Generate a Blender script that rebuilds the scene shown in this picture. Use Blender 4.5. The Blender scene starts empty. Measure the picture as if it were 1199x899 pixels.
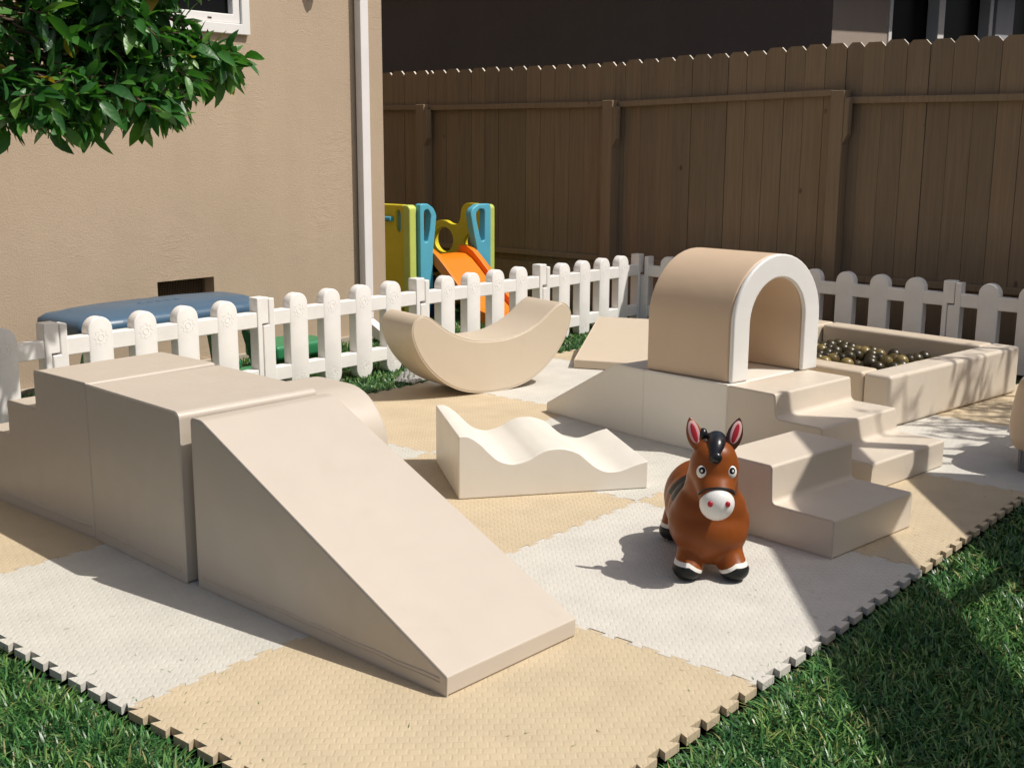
import bpy, bmesh, math, random
import numpy as np
from mathutils import Vector, Matrix
R = math.radians
PI = math.pi
rng = random.Random(7)
scn = bpy.context.scene
COL = scn.collection

# ------------------------------------------------------------------ helpers
def tag(o, label=None, cat=None, group=None, kind=None):
    if label: o['label'] = label
    if cat: o['category'] = cat
    if group: o['group'] = group
    if kind: o['kind'] = kind
    return o

def empty(name, loc=(0, 0, 0), rz=0.0, label=None, cat=None, group=None):
    o = bpy.data.objects.new(name, None)
    o.empty_display_size = 0.1
    COL.objects.link(o)
    o.location = loc
    o.rotation_euler = (0, 0, rz)
    return tag(o, label, cat, group)

def link(name, me, mat=None, parent=None):
    o = bpy.data.objects.new(name, me)
    COL.objects.link(o)
    if mat is not None and len(me.materials) == 0:
        me.materials.append(mat)
    if parent is not None:
        o.parent = parent
    return o

def build(name, bm, mat, parent=None, bevel=0.0, seg=3, smooth=True, wn=True, angle=40, bevel_angle=30):
    """finish a bmesh: bevel its sharp edges, smooth it, link it as one mesh object"""
    bmesh.ops.recalc_face_normals(bm, faces=bm.faces)
    if bevel > 0:
        es = [e for e in bm.edges if len(e.link_faces) == 2 and e.calc_face_angle(0) > R(bevel_angle)]
        if es:
            bmesh.ops.bevel(bm, geom=es, offset=bevel, segments=seg, affect='EDGES', profile=0.5, clamp_overlap=True)
    me = bpy.data.meshes.new(name)
    bm.to_mesh(me)
    bm.free()
    mats = mat if isinstance(mat, (list, tuple)) else [mat]
    for m in mats:
        me.materials.append(m)
    if smooth:
        me.polygons.foreach_set('use_smooth', [True] * len(me.polygons))
        me.set_sharp_from_angle(angle=R(angle))
    o = link(name, me, None, parent)
    if wn and smooth:
        md = o.modifiers.new('wn', 'WEIGHTED_NORMAL')
        md.mode = 'FACE_AREA'; md.weight = 80; md.keep_sharp = True
    return o

def add_poly(bm, pts, n, w, mi=0):
    """pts: list of 3D points of a planar loop, extruded by vector n*w"""
    n = Vector(n).normalized() * w
    a = [bm.verts.new(p) for p in pts]
    b = [bm.verts.new(Vector(p) + n) for p in pts]
    fs = [bm.faces.new(a), bm.faces.new(list(reversed(b)))]
    L = len(pts)
    for i in range(L):
        fs.append(bm.faces.new((a[i], b[i], b[(i + 1) % L], a[(i + 1) % L])))
    for f in fs: f.material_index = mi
    return a, b

def add_ring(bm, outer, inner, n, w):
    """loop with a hole (same number of points), extruded"""
    n = Vector(n).normalized() * w
    L = len(outer)
    o0 = [bm.verts.new(p) for p in outer]; i0 = [bm.verts.new(p) for p in inner]
    o1 = [bm.verts.new(Vector(p) + n) for p in outer]; i1 = [bm.verts.new(Vector(p) + n) for p in inner]
    for k in range(L):
        j = (k + 1) % L
        bm.faces.new((o0[k], o0[j], i0[j], i0[k]))
        bm.faces.new((o1[k], i1[k], i1[j], o1[j]))
        bm.faces.new((o0[k], o1[k], o1[j], o0[j]))
        bm.faces.new((i0[k], i0[j], i1[j], i1[k]))

def add_box(bm, x0, x1, y0, y1, z0, z1, M=None):
    vs = [bm.verts.new(p) for p in ((x0, y0, z0), (x1, y0, z0), (x1, y1, z0), (x0, y1, z0),
                                    (x0, y0, z1), (x1, y0, z1), (x1, y1, z1), (x0, y1, z1))]
    for f in ((3, 2, 1, 0), (4, 5, 6, 7), (0, 1, 5, 4), (1, 2, 6, 5), (2, 3, 7, 6), (3, 0, 4, 7)):
        bm.faces.new([vs[i] for i in f])
    if M is not None:
        for v in vs: v.co = M @ v.co
    return vs

def add_tube(bm, pts, r, seg=8, closed=False, caps=True):
    """tube along points; r a number or one per point"""
    P = [Vector(p) for p in pts]
    n = len(P)
    rs = r if isinstance(r, (list, tuple)) else [r] * n
    rings = []
    up = None
    for i in range(n):
        if closed:
            t = (P[(i + 1) % n] - P[i - 1])
        else:
            t = P[min(i + 1, n - 1)] - P[max(i - 1, 0)]
        if t.length < 1e-9: t = Vector((0, 0, 1))
        t.normalize()
        if up is None:
            up = Vector((0, 0, 1)) if abs(t.z) < 0.9 else Vector((1, 0, 0))
        a = t.cross(up)
        if a.length < 1e-6:
            a = t.orthogonal()
        a.normalize()
        b = a.cross(t).normalized()
        up = b
        rings.append([bm.verts.new(P[i] + (a * math.cos(2 * PI * k / seg) + b * math.sin(2 * PI * k / seg)) * rs[i]) for k in range(seg)])
    m = n if closed else n - 1
    for i in range(m):
        A, B = rings[i], rings[(i + 1) % n]
        for k in range(seg):
            bm.faces.new((A[k], A[(k + 1) % seg], B[(k + 1) % seg], B[k]))
    if caps and not closed:
        bm.faces.new(list(reversed(rings[0]))); bm.faces.new(rings[-1])

def add_ell(bm, c, r, useg=16, vseg=10, M=None):
    res = bmesh.ops.create_uvsphere(bm, u_segments=useg, v_segments=vseg, radius=1.0)
    T = Matrix.Translation(Vector(c)) @ (M if M is not None else Matrix.Identity(4)) @ Matrix.Diagonal((r[0], r[1], r[2], 1))
    for v in res['verts']:
        v.co = T @ v.co
    return res['verts']

def round_poly(pts, rad, seg=5):
    """2D polygon with each corner rounded by its radius"""
    out = []
    n = len(pts)
    for i in range(n):
        p = Vector(pts[i]); r = rad[i] if isinstance(rad, (list, tuple)) else rad
        if r <= 0:
            out.append((p.x, p.y)); continue
        a = Vector(pts[i - 1]) - p; b = Vector(pts[(i + 1) % n]) - p
        la, lb = a.length, b.length
        a.normalize(); b.normalize()
        ang = a.angle(b)
        d = min(r / math.tan(ang / 2), la * 0.49, lb * 0.49)
        rr = d * math.tan(ang / 2)
        bis = (a + b).normalized()
        c = p + bis * (rr / math.sin(ang / 2))
        p0 = p + a * d; p1 = p + b * d
        a0 = math.atan2(p0.y - c.y, p0.x - c.x); a1 = math.atan2(p1.y - c.y, p1.x - c.x)
        da = (a1 - a0 + PI) % (2 * PI) - PI
        for k in range(seg + 1):
            t = a0 + da * k / seg
            out.append((c.x + rr * math.cos(t), c.y + rr * math.sin(t)))
    return out

def catmull(pts, sub=6, closed=True):
    out = []
    n = len(pts)
    rngi = range(n) if closed else range(n - 1)
    for i in rngi:
        g = (lambda k: pts[k % n]) if closed else (lambda k: pts[min(max(k, 0), n - 1)])
        p0, p1, p2, p3 = g(i - 1), g(i), g(i + 1), g(i + 2)
        for s in range(sub):
            t = s / sub
            out.append(tuple(0.5 * ((2 * p1[k]) + (-p0[k] + p2[k]) * t + (2 * p0[k] - 5 * p1[k] + 4 * p2[k] - p3[k]) * t * t
                                    + (-p0[k] + 3 * p1[k] - 3 * p2[k] + p3[k]) * t ** 3) for k in range(len(p1))))
    if not closed: out.append(tuple(pts[-1]))
    return out

# ------------------------------------------------------------------ materials
def mat(name, color, rough=0.6, spec=0.5, metallic=0.0):
    m = bpy.data.materials.new(name)
    m.use_nodes = True
    b = m.node_tree.nodes['Principled BSDF']
    b.inputs['Base Color'].default_value = (*color, 1)
    b.inputs['Roughness'].default_value = rough
    b.inputs['Specular IOR Level'].default_value = spec
    b.inputs['Metallic'].default_value = metallic
    return m

class NT:
    def __init__(s, m): s.m = m; s.t = m.node_tree; s.b = s.t.nodes['Principled BSDF']
    def n(s, typ, **kw):
        x = s.t.nodes.new(typ)
        for k, v in kw.items(): setattr(x, k, v)
        return x
    def l(s, a, b): s.t.links.new(a, b)
    def coord(s, out='Object'): return s.n('ShaderNodeTexCoord').outputs[out]
    def mapping(s, v, scale=(1, 1, 1), rot=(0, 0, 0)):
        x = s.n('ShaderNodeMapping'); x.inputs['Scale'].default_value = scale; x.inputs['Rotation'].default_value = rot
        s.l(v, x.inputs['Vector']); return x.outputs[0]
    def noise(s, v, scale, detail=3, rough=0.5, dist=0.0, out='Fac'):
        x = s.n('ShaderNodeTexNoise'); x.inputs['Scale'].default_value = scale; x.inputs['Detail'].default_value = detail
        x.inputs['Roughness'].default_value = rough; x.inputs['Distortion'].default_value = dist
        s.l(v, x.inputs['Vector']); return x.outputs[out]
    def math(s, op, a, b=None, c=None, clamp=False):
        x = s.n('ShaderNodeMath', operation=op); x.use_clamp = clamp
        for i, v in enumerate((a, b, c)):
            if v is None: continue
            if isinstance(v, (int, float)): x.inputs[i].default_value = v
            else: s.l(v, x.inputs[i])
        return x.outputs[0]
    def ramp(s, v, stops):
        x = s.n('ShaderNodeValToRGB')
        e = x.color_ramp.elements
        while len(e) < len(stops): e.new(0.5)
        for k, (p, c) in enumerate(stops): e[k].position = p; e[k].color = (*c, 1) if len(c) == 3 else c
        s.l(v, x.inputs[0]); return x.outputs[0]
    def mix(s, f, a, b, mode='MIX'):
        x = s.n('ShaderNodeMix', data_type='RGBA', blend_type=mode)
        for i, v in ((0, f), (6, a), (7, b)):
            if isinstance(v, (int, float)): x.inputs[i].default_value = v
            elif isinstance(v, tuple): x.inputs[i].default_value = (*v, 1)
            else: s.l(v, x.inputs[i])
        return x.outputs[2]
    def color(s, c): s.l(c, s.b.inputs['Base Color'])
    def bump(s, h, dist, strength=1.0, normal=None):
        x = s.n('ShaderNodeBump'); x.inputs['Distance'].default_value = dist; x.inputs['Strength'].default_value = strength
        s.l(h, x.inputs['Height'])
        if normal is not None: s.l(normal, x.inputs['Normal'])
        return x.outputs[0]
    def normal(s, n): s.l(n, s.b.inputs['Normal'])
    def sep(s, v):
        x = s.n('ShaderNodeSeparateXYZ'); s.l(v, x.inputs[0]); return x.outputs

def vary(c, k): return tuple(max(0, min(1, v * k)) for v in c)

def vinyl(name, c, rough=0.42):
    m = mat(name, c, rough, 0.45); t = NT(m); v = t.coord()
    f = t.noise(v, 3.0, 3)
    t.color(t.ramp(f, [(0.3, vary(c, 0.98)), (0.7, vary(c, 1.015))]))
    sm = t.ramp(t.noise(t.mapping(v, (1, 1, 0.6), (0.3, 0.2, 0.5)), 6.5, 6, 0.7, 0.4), [(0.60, (1, 1, 1)), (0.74, (0.965, 0.96, 0.95))])
    lnk = t.b.inputs['Base Color'].links[0].from_socket; t.color(t.mix(1.0, lnk, sm, 'MULTIPLY'))
    big = t.bump(t.noise(v, 5.0, 2, 0.5, 0.6), 0.02, 0.14)
    wr = t.noise(t.mapping(v, (1, 1, 3.5)), 9.0, 3, 0.55, 1.2)
    mid = t.bump(wr, 0.004, 0.07, big)
    t.normal(t.bump(t.noise(v, 700, 2), 0.0006, 0.35, mid))
    t.l(t.ramp(t.noise(v, 14, 4), [(0.3, (rough - 0.07,) * 3), (0.7, (rough + 0.08,) * 3)]), t.b.inputs['Roughness'])
    return m
M_BEIGE = vinyl('vinyl_beige', (0.60, 0.505, 0.385), 0.42)
M_RAMP = vinyl('vinyl_pale_beige', (0.520, 0.455, 0.378), 0.40)
M_CREAM = vinyl('vinyl_cream', (0.63, 0.55, 0.45), 0.42)
M_SIDE = vinyl('vinyl_ivory', (0.77, 0.725, 0.64), 0.40)
M_TAN = vinyl('vinyl_tan', (0.60, 0.45, 0.310), 0.45)
M_WHITE_V = vinyl('vinyl_white', (0.80, 0.785, 0.75), 0.38)

def foam(name, c):
    m = mat(name, c, 0.75, 0.3); t = NT(m)
    v = t.mapping(t.coord(), (1, 1, 1), (0, 0, R(48)))
    bk = t.n('ShaderNodeTexBrick'); bk.offset = 0.5
    bk.inputs['Scale'].default_value = 1.0; bk.inputs['Mortar Size'].default_value = 0.0046; bk.inputs['Mortar Smooth'].default_value = 1.0
    bk.inputs['Brick Width'].default_value = 0.0255; bk.inputs['Row Height'].default_value = 0.0250
    wv_ = t.n('ShaderNodeVectorMath', operation='ADD'); t.l(v, wv_.inputs[0])
    ns = t.n('ShaderNodeVectorMath', operation='SCALE'); ns.inputs['Scale'].default_value = 0.009
    t.l(t.noise(t.coord(), 38, 2, out='Color'), ns.inputs[0]); t.l(ns.outputs[0], wv_.inputs[1]); t.l(wv_.outputs[0], bk.inputs['Vector'])
    h = t.math('SUBTRACT', 1.0, bk.outputs['Fac'])
    d = t.noise(t.coord(), 6, 5, 0.6)
    sp = t.noise(t.coord(), 90, 2, 0.5)
    base = t.ramp(d, [(0.3, vary(c, 0.90)), (0.65, vary(c, 1.03))])
    tint = t.n('ShaderNodeObjectInfo').outputs['Random']
    base = t.mix(1.0, base, t.ramp(tint, [(0, (0.95, 0.95, 0.94)), (1, (1.03, 1.02, 1.02))]), 'MULTIPLY')
    dirt = t.ramp(sp, [(0.70, (0, 0, 0)), (0.80, (1, 1, 1))])
    t.color(t.mix(t.math('MULTIPLY', dirt, 0.25), base, vary(c, 0.72)))
    n = t.bump(h, 0.0022, 0.42)
    t.normal(t.bump(t.noise(t.coord(), 500, 2), 0.0004, 0.4, n))
    return m
M_FOAM_W = foam('foam_white', (0.570, 0.548, 0.488))
M_FOAM_B = foam('foam_beige', (0.545, 0.445, 0.300))

def plastic(name, c, rough=0.4, dirt=0.12):
    m = mat(name, c, rough, 0.45); t = NT(m); v = t.coord()
    f = t.noise(v, 4, 5, 0.6)
    t.color(t.ramp(f, [(0.3, vary(c, 1 - dirt)), (0.6, c)]))
    t.normal(t.bump(t.noise(v, 60, 3), 0.002, 0.12))
    return m
M_FENCE_W = plastic('white_plastic', (0.86, 0.83, 0.79), 0.42)
M_BLUE = plastic('blue_plastic', (0.055, 0.115, 0.185), 0.36)
M_GREEN = plastic('green_plastic', (0.03, 0.22, 0.09), 0.4)
M_YEL = plastic('yellow_plastic', (0.74, 0.60, 0.03), 0.4)
M_LIME = plastic('lime_plastic', (0.58, 0.66, 0.15), 0.4)
M_TURQ = plastic('turquoise_plastic', (0.11, 0.44, 0.58), 0.4)
M_ORANGE = plastic('orange_plastic', (0.90, 0.22, 0.008), 0.38)
M_NAVY = plastic('navy_plastic', (0.02, 0.04, 0.10), 0.4)

def stucco(name, c, amp=1.0):
    m = mat(name, c, 0.9, 0.2); t = NT(m); v = t.coord()
    big = t.noise(v, 0.9, 4, 0.6)
    streak = t.noise(t.mapping(v, (2.2, 2.2, 0.35)), 2.0, 4, 0.6)
    k = t.mix(0.35, big, streak)
    t.color(t.ramp(k, [(0.3, vary(c, 0.90)), (0.7, vary(c, 1.06))]))
    n = t.bump(t.noise(v, 3.2, 5, 0.65, 0.3), 0.02 * amp, 0.22)
    tr = t.noise(t.mapping(v, (1, 1, 1), (0, R(38), 0)), 1.0, 0)
    ridg = t.noise(t.mapping(v, (2.4, 2.4, 7.0), (0, R(50), 0)), 2.6, 5, 0.6, 0.7)
    cr = t.ramp(ridg, [(0.47, (0.5,) * 3), (0.5, (1,) * 3), (0.56, (0.5,) * 3)])
    msk = t.ramp(t.noise(v, 1.7, 2), [(0.5, (0,) * 3), (0.64, (1,) * 3)])
    n = t.bump(t.mix(msk, (0.5, 0.5, 0.5), cr), 0.005 * amp, 0.42, n)
    n = t.bump(t.noise(v, 110, 4, 0.7), 0.004 * amp, 0.75, n)
    t.normal(n)
    return m
M_STUCCO = stucco('stucco_tan', (0.47, 0.365, 0.262), 0.8)
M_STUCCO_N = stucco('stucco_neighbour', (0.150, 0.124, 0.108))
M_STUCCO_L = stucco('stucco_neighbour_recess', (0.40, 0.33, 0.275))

def wood(name, c):
    m = mat(name, c, 0.75, 0.3); t = NT(m); v = t.coord()
    g = t.noise(t.mapping(v, (22, 22, 1.1)), 2.0, 5, 0.65, 0.6)
    isl = t.n('ShaderNodeNewGeometry').outputs['Random Per Island']
    base = t.ramp(g, [(0.25, vary(c, 0.80)), (0.7, vary(c, 1.10))])
    tone = t.ramp(isl, [(0.0, (0.86, 0.87, 0.88)), (0.5, (0.98, 0.97, 0.94)), (1.0, (1.06, 1.03, 0.99))])
    kn = t.n('ShaderNodeTexVoronoi'); kn.inputs['Scale'].default_value = 3.2
    t.l(t.mapping(v, (1.3, 1.3, 0.75)), kn.inputs['Vector'])
    knot = t.ramp(kn.outputs['Distance'], [(0.0, (0.4,) * 3), (0.035, (0.55,) * 3), (0.06, (1,) * 3)])
    t.color(t.mix(1.0, t.mix(1.0, base, tone, 'MULTIPLY'), knot, 'MULTIPLY'))
    t.normal(t.bump(g, 0.004, 0.4))
    return m
M_WOOD = wood('painted_brown_wood', (0.275, 0.200, 0.128))
M_TIP = wood('pale_wood_tip', (0.62, 0.56, 0.48))  # paler tone on both sloped faces of each board top
M_TIMBER = wood('weathered_timber', (0.26, 0.19, 0.12))
M_TRIM = plastic('white_trim', (0.80, 0.78, 0.75), 0.45, 0.06)
M_TRIM_P = plastic('downspout_paint', (0.82, 0.785, 0.77), 0.4, 0.06)
M_DARKMETAL = mat('dark_bronze', (0.05, 0.035, 0.025), 0.5, 0.5)
M_GLASS = mat('dark_glass', (0.010, 0.010, 0.011), 0.35, 0.03)
M_BLACK = mat('black_void', (0.012, 0.011, 0.010), 0.9, 0.1)
M_CONC = stucco('footing_concrete', (0.42, 0.36, 0.28), 0.6)

def ground_mat():
    m = mat('lawn_soil', (0.03, 0.04, 0.015), 0.95, 0.1); t = NT(m); v = t.coord()
    f = t.noise(v, 9, 6, 0.65)
    t.color(t.ramp(f, [(0.3, (0.006, 0.008, 0.004)), (0.7, (0.016, 0.022, 0.008))]))
    t.normal(t.bump(t.noise(v, 60, 4), 0.02, 0.7))
    return m
M_SOIL = ground_mat()
def grass_mat():
    m = mat('grass_blade', (0.05, 0.12, 0.03), 0.36, 0.45); t = NT(m)
    isl = t.n('ShaderNodeNewGeometry').outputs['Random Per Island']
    a = t.ramp(isl, [(0.0, (0.008, 0.045, 0.014)), (0.45, (0.044, 0.155, 0.040)), (0.84, (0.150, 0.305, 0.090)), (0.95, (0.21, 0.26, 0.085)), (1.0, (0.36, 0.31, 0.15))])
    p = t.noise(t.coord(), 3.2, 3)
    t.color(t.mix(1.0, a, t.ramp(p, [(0.35, (0.72, 0.85, 0.80)), (0.65, (1.18, 1.1, 0.9))]), 'MULTIPLY'))
    t.b.inputs['Subsurface Weight'].default_value = 0.0
    tr = t.n('ShaderNodeBsdfTranslucent'); t.l(a, tr.inputs['Color'])
    mx = t.n('ShaderNodeMixShader'); mx.inputs[0].default_value = 0.14
    out = t.t.nodes['Material Output']
    t.l(t.b.outputs[0], mx.inputs[1]); t.l(tr.outputs[0], mx.inputs[2]); t.l(mx.outputs[0], out.inputs['Surface'])
    return m
M_GRASS = grass_mat()
def leaf_mat(name, stops, rough=0.40):
    m = mat(name, stops[1][1], rough, 0.5); t = NT(m)
    isl = t.n('ShaderNodeNewGeometry').outputs['Random Per Island']
    a = t.ramp(isl, stops)
    t.color(a)
    t.normal(t.bump(t.noise(t.coord(), 45, 2), 0.006, 0.5))
    tr = t.n('ShaderNodeBsdfTranslucent'); t.l(t.mix(1.0, a, (1.3, 1.6, 0.5), 'MULTIPLY'), tr.inputs['Color'])
    mx = t.n('ShaderNodeMixShader'); mx.inputs[0].default_value = 0.27
    t.l(t.b.outputs[0], mx.inputs[1]); t.l(tr.outputs[0], mx.inputs[2]); t.l(mx.outputs[0], t.t.nodes['Material Output'].inputs['Surface'])
    return m
M_LEAF = leaf_mat('citrus_leaf', [(0.0, (0.020, 0.085, 0.022)), (0.45, (0.042, 0.150, 0.030)), (0.8, (0.080, 0.220, 0.042)), (0.990, (0.14, 0.28, 0.055)), (0.995, (0.45, 0.30, 0.03)), (1.0, (0.35, 0.2, 0.04))])
M_BARK = mat('bark', (0.12, 0.085, 0.055), 0.9, 0.2)
t_ = NT(M_BARK); t_.normal(t_.bump(t_.noise(t_.mapping(t_.coord(), (1, 1, 0.25)), 40, 4), 0.01, 0.8))

# ------------------------------------------------------------------ world, sun, camera
w = bpy.data.worlds.new("World"); scn.world = w; w.use_nodes = True
SUN = Vector((0.33, -0.60, 1.0)).normalized()
sky = w.node_tree.nodes.new('ShaderNodeTexSky'); sky.sky_type = 'NISHITA'; sky.sun_disc = False; sky.dust_density = 3.5; sky.ozone_density = 0.45
sky.sun_elevation = math.asin(SUN.z); sky.sun_rotation = math.atan2(SUN.x, SUN.y)
bg = w.node_tree.nodes['Background']; bg.inputs['Strength'].default_value = 0.089
w.node_tree.links.new(sky.outputs[0], bg.inputs['Color'])
sd = bpy.data.lights.new('sun', 'SUN'); sd.energy = 4.0; sd.angle = R(0.53); sd.color = (1.0, 0.958, 0.895)
so = bpy.data.objects.new('sun', sd); COL.objects.link(so)
so.rotation_euler = (-SUN).to_track_quat('-Z', 'Y').to_euler(); so.location = (4, -6, 10)

cd = bpy.data.cameras.new('camera'); cam = bpy.data.objects.new('camera', cd); COL.objects.link(cam)
F, YAW, PITCH, ROLL = 1382.78, 0.694627, 0.2027596, 0.00478
CP = Vector((-1.310126, -1.186306, 1.225889))
fw = Vector((math.cos(YAW) * math.cos(PITCH), math.sin(YAW) * math.cos(PITCH), -math.sin(PITCH)))
rt = Vector((math.sin(YAW), -math.cos(YAW), 0)); up = rt.cross(fw)
r2 = rt * math.cos(ROLL) + up * math.sin(ROLL); u2 = -rt * math.sin(ROLL) + up * math.cos(ROLL)
cam.matrix_world = Matrix(((r2.x, u2.x, -fw.x, CP.x), (r2.y, u2.y, -fw.y, CP.y), (r2.z, u2.z, -fw.z, CP.z), (0, 0, 0, 1)))
cd.sensor_width = 36; cd.lens = 36 * F / 1199; cd.clip_start = 0.05; cd.clip_end = 300
scn.camera = cam
scn.view_settings.view_transform = 'Standard'; scn.view_settings.look = 'None'
scn.view_settings.exposure = 0.10; scn.view_settings.gamma = 1.0; scn.view_settings.use_curve_mapping = False
scn.cycles.max_bounces = 8; scn.cycles.use_denoising = True

# ------------------------------------------------------------------ the setting
GZ = -0.038
bm = bmesh.new()
S = 60
vs = [bm.verts.new(p) for p in ((-S, -S, GZ), (S, -S, GZ), (S, S, GZ), (-S, S, GZ))]
bm.faces.new(vs)
tag(build('ground', bm, M_SOIL, smooth=False), 'dark soil and lawn base under the grass', 'ground', kind='structure')

def grass_mesh(name, regions, seed, label):
    g = np.random.default_rng(seed)
    A = []
    for (x0, x1, y0, y1, dens, hmin, hmax, fn) in regions:
        n = int((x1 - x0) * (y1 - y0) * dens)
        x = g.uniform(x0, x1, n); y = g.uniform(y0, y1, n)
        # keep what the camera (with a wide margin) can see
        dx, dy = x - CP.x, y - CP.y
        dep = (dx * fw.x + dy * fw.y - CP.z * fw.z * 1.0 * 1.0)
        lat = dx * rt.x + dy * rt.y
        hd = dx * math.cos(YAW) + dy * math.sin(YAW)
        keep = (hd > 0.9) & (np.abs(lat) < 0.55 * hd + 0.15)
        if fn is not None: keep &= fn(x, y)
        A.append(np.stack([x[keep], y[keep], g.uniform(hmin, hmax, keep.sum())], 1))
    P = np.concatenate(A); n = len(P)
    dm = np.maximum(np.maximum(-P[:, 0], -P[:, 1]), np.maximum(P[:, 0] - 5, P[:, 1] - 3))
    P[:, 2] *= np.clip(0.52 + (dm - 0.02) / 0.16, 0.52, 1)
    th = g.uniform(0, 2 * np.pi, n); lean = np.abs(g.normal(0.85, 0.45, n)); wd = g.uniform(0.0013, 0.0029, n)
    far = np.clip((np.hypot(P[:, 0] - CP.x, P[:, 1] - CP.y) - 2.0) / 3.0, 0, 1)
    wd = wd * (1 + 0.9 * far)
    ux, uy = np.cos(th), np.sin(th)
    bx, by = -uy, ux
    V = np.zeros((n, 7, 3))
    H = P[:, 2]
    for k, (f, wk) in enumerate(((0.0, 0.9), (0.42, 1.0), (0.78, 0.7))):
        off = lean * H * (f ** 1.7); z = GZ + H * f * np.cos(np.minimum(lean, 1.2) * f * 0.75)
        for s, idx in ((-1, 2 * k), (1, 2 * k + 1)):
            V[:, idx, 0] = P[:, 0] + ux * off + s * bx * wd * wk
            V[:, idx, 1] = P[:, 1] + uy * off + s * by * wd * wk
            V[:, idx, 2] = z
    V[:, 6, 0] = P[:, 0] + ux * lean * H; V[:, 6, 1] = P[:, 1] + uy * lean * H
    V[:, 6, 2] = GZ + H * np.cos(np.minimum(lean, 1.2) * 0.75)
    base = (np.arange(n) * 7)[:, None]
    q1 = base + np.array([0, 1, 3, 2]); q2 = base + np.array([2, 3, 5, 4]); t3 = base + np.array([4, 5, 6])
    loops = np.concatenate([q1, q2, t3], 1).ravel()
    starts = (np.arange(n)[:, None] * 11 + np.array([0, 4, 8])).ravel()
    me = bpy.data.meshes.new(name)
    me.vertices.add(n * 7); me.vertices.foreach_set('co', V.reshape(-1))
    me.loops.add(len(loops)); me.loops.foreach_set('vertex_index', loops.astype(np.int32))
    me.polygons.add(len(starts)); me.polygons.foreach_set('loop_start', starts.astype(np.int32))
    me.update(calc_edges=True)
    me.polygons.foreach_set('use_smooth', np.ones(len(starts), bool))
    o = link(name, me, M_GRASS)
    return tag(o, label, 'grass', kind='stuff')
off_mat = lambda x, y: (x < -0.022) | (y < -0.022) | (x > 5.02) | (y > 3.022)
grass_mesh('grass', [
    (0.0, 1.9, -1.35, 0.02, 25000, 0.030, 0.062, off_mat),
    (1.9, 4.2, -1.5, 0.02, 13000, 0.030, 0.062, off_mat),
    (-1.0, 0.02, -0.5, 1.2, 26000, 0.030, 0.066, off_mat),
    (-1.0, 0.02, 1.2, 2.6, 15000, 0.030, 0.066, off_mat),
    (0.3, 4.3, 2.95, 3.50, 11000, 0.022, 0.042, off_mat),
    (0.3, 4.3, 3.50, 4.24, 8000, 0.035, 0.070, off_mat),
    (4.3, 5.85, 3.0, 3.5, 9000, 0.022, 0.042, off_mat),
    (4.3, 5.85, 3.5, 5.4, 5000, 0.035, 0.070, off_mat),
], 3, 'short green lawn grass around the foam mat')

# --- foam mat: every tile an object with interlocking teeth
def edge_path(seed, straight_end=True, N=12, amp=0.0095, jit=0.0):
    """teeth along 0..1, offset sideways (+ outward)"""
    g = random.Random(seed)
    p = 1.0 / N
    pts = []
    for k in range(N):
        c = (k + 0.5) * p
        a = amp
        j = g.uniform(0, jit)
        # tooth: narrow neck at the inner side, wide at the outer side
        pts += [(c - 0.215 * p, -a + j * 0.2), (c - 0.325 * p, a - j), (c + 0.325 * p, a - j), (c + 0.215 * p, -a + j * 0.2)]
    return pts
NX, NY, TH = 5, 3, 0.019
TILE_LABEL = {
    (0, 0): 'beige foam floor tile at the near mat corner, under the low ramp end',
    (1, 0): 'white foam floor tile under the brown toy horse',
    (2, 0): 'beige foam floor tile at the lawn edge beside the small two-step block',
    (3, 0): 'white foam floor tile at the lawn edge under the stool leg',
    (4, 0): 'beige foam floor tile at the photo\'s right edge in front of the ball pit',
    (0, 1): 'white foam floor tile in front of the tall foam cube, at the lawn edge',
    (1, 1): 'beige foam floor tile under the near end of the wavy foam block',
    (2, 1): 'white foam floor tile under the far end of the wavy foam block',
    (3, 1): 'beige foam floor tile under the foam tunnel and its platform',
    (4, 1): 'white foam floor tile under the ball pit',
    (0, 2): 'beige foam floor tile beside the bottom of the tall foam stairs',
    (1, 2): 'white foam floor tile behind the large ramp',
    (2, 2): 'beige foam floor tile under the curved rocker',
    (3, 2): 'white foam floor tile between the rocker and the far wedge',
    (4, 2): 'beige foam floor tile behind the far wedge at the fence corner',
}
for i in range(NX):
    for j in range(NY):
        L = []
        # bottom side (along +x, y=0), right side (x=1), top, left ; sign by edge so neighbours interlock
        INT = lambda kind, k, n: 0 < k < n
        AM = lambda kind, k, n: 0.0070 if 0 < k < n else 0.0100
        g2 = random.Random(i * 77 + j); out = []
        q = 0.0006
        # bottom
        for s, a in edge_path(0, amp=AM('h', j, NY)): out.append((s, -a if not INT('h', j, NY) else a + (g2.choice((q, q, 0.0042)) if a > 0 else q)))
        # right
        for s, a in edge_path(0, amp=AM('v', i + 1, NX)): out.append((1 + (a if not INT('v', i + 1, NX) else a), s))
        # top
        for s, a in reversed(edge_path(0, amp=AM('h', j + 1, NY))): out.append((s, 1 + a))
        # left
        for s, a in reversed(edge_path(0, amp=AM('v', i, NX))): out.append((-a if not INT('v', i, NX) else a + (g2.choice((q, q, 0.0042)) if a > 0 else q), s))
        # corners squared
        n4 = 12 * 4
        corner = [(0, 0), (1, 0), (1, 1), (0, 1)]
        full = []
        for k in range(4):
            full.append(corner[k]); full += out[k * n4:(k + 1) * n4]
        g = random.Random(i * 9 + j)
        full = [(a + g.uniform(-.0007, .0007), b + g.uniform(-.0007, .0007)) for a, b in full]
        bm = bmesh.new()
        add_poly(bm, [(a, b, 0) for a, b in full], (0, 0, -1), TH)
        o = build('foam_tile', bm, M_FOAM_B if (i + j) % 2 == 0 else M_FOAM_W, smooth=False)
        o.location = (i, j, 0)
        tag(o, TILE_LABEL[(i, j)], 'floor tile', 'interlocking foam floor tiles')

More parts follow.
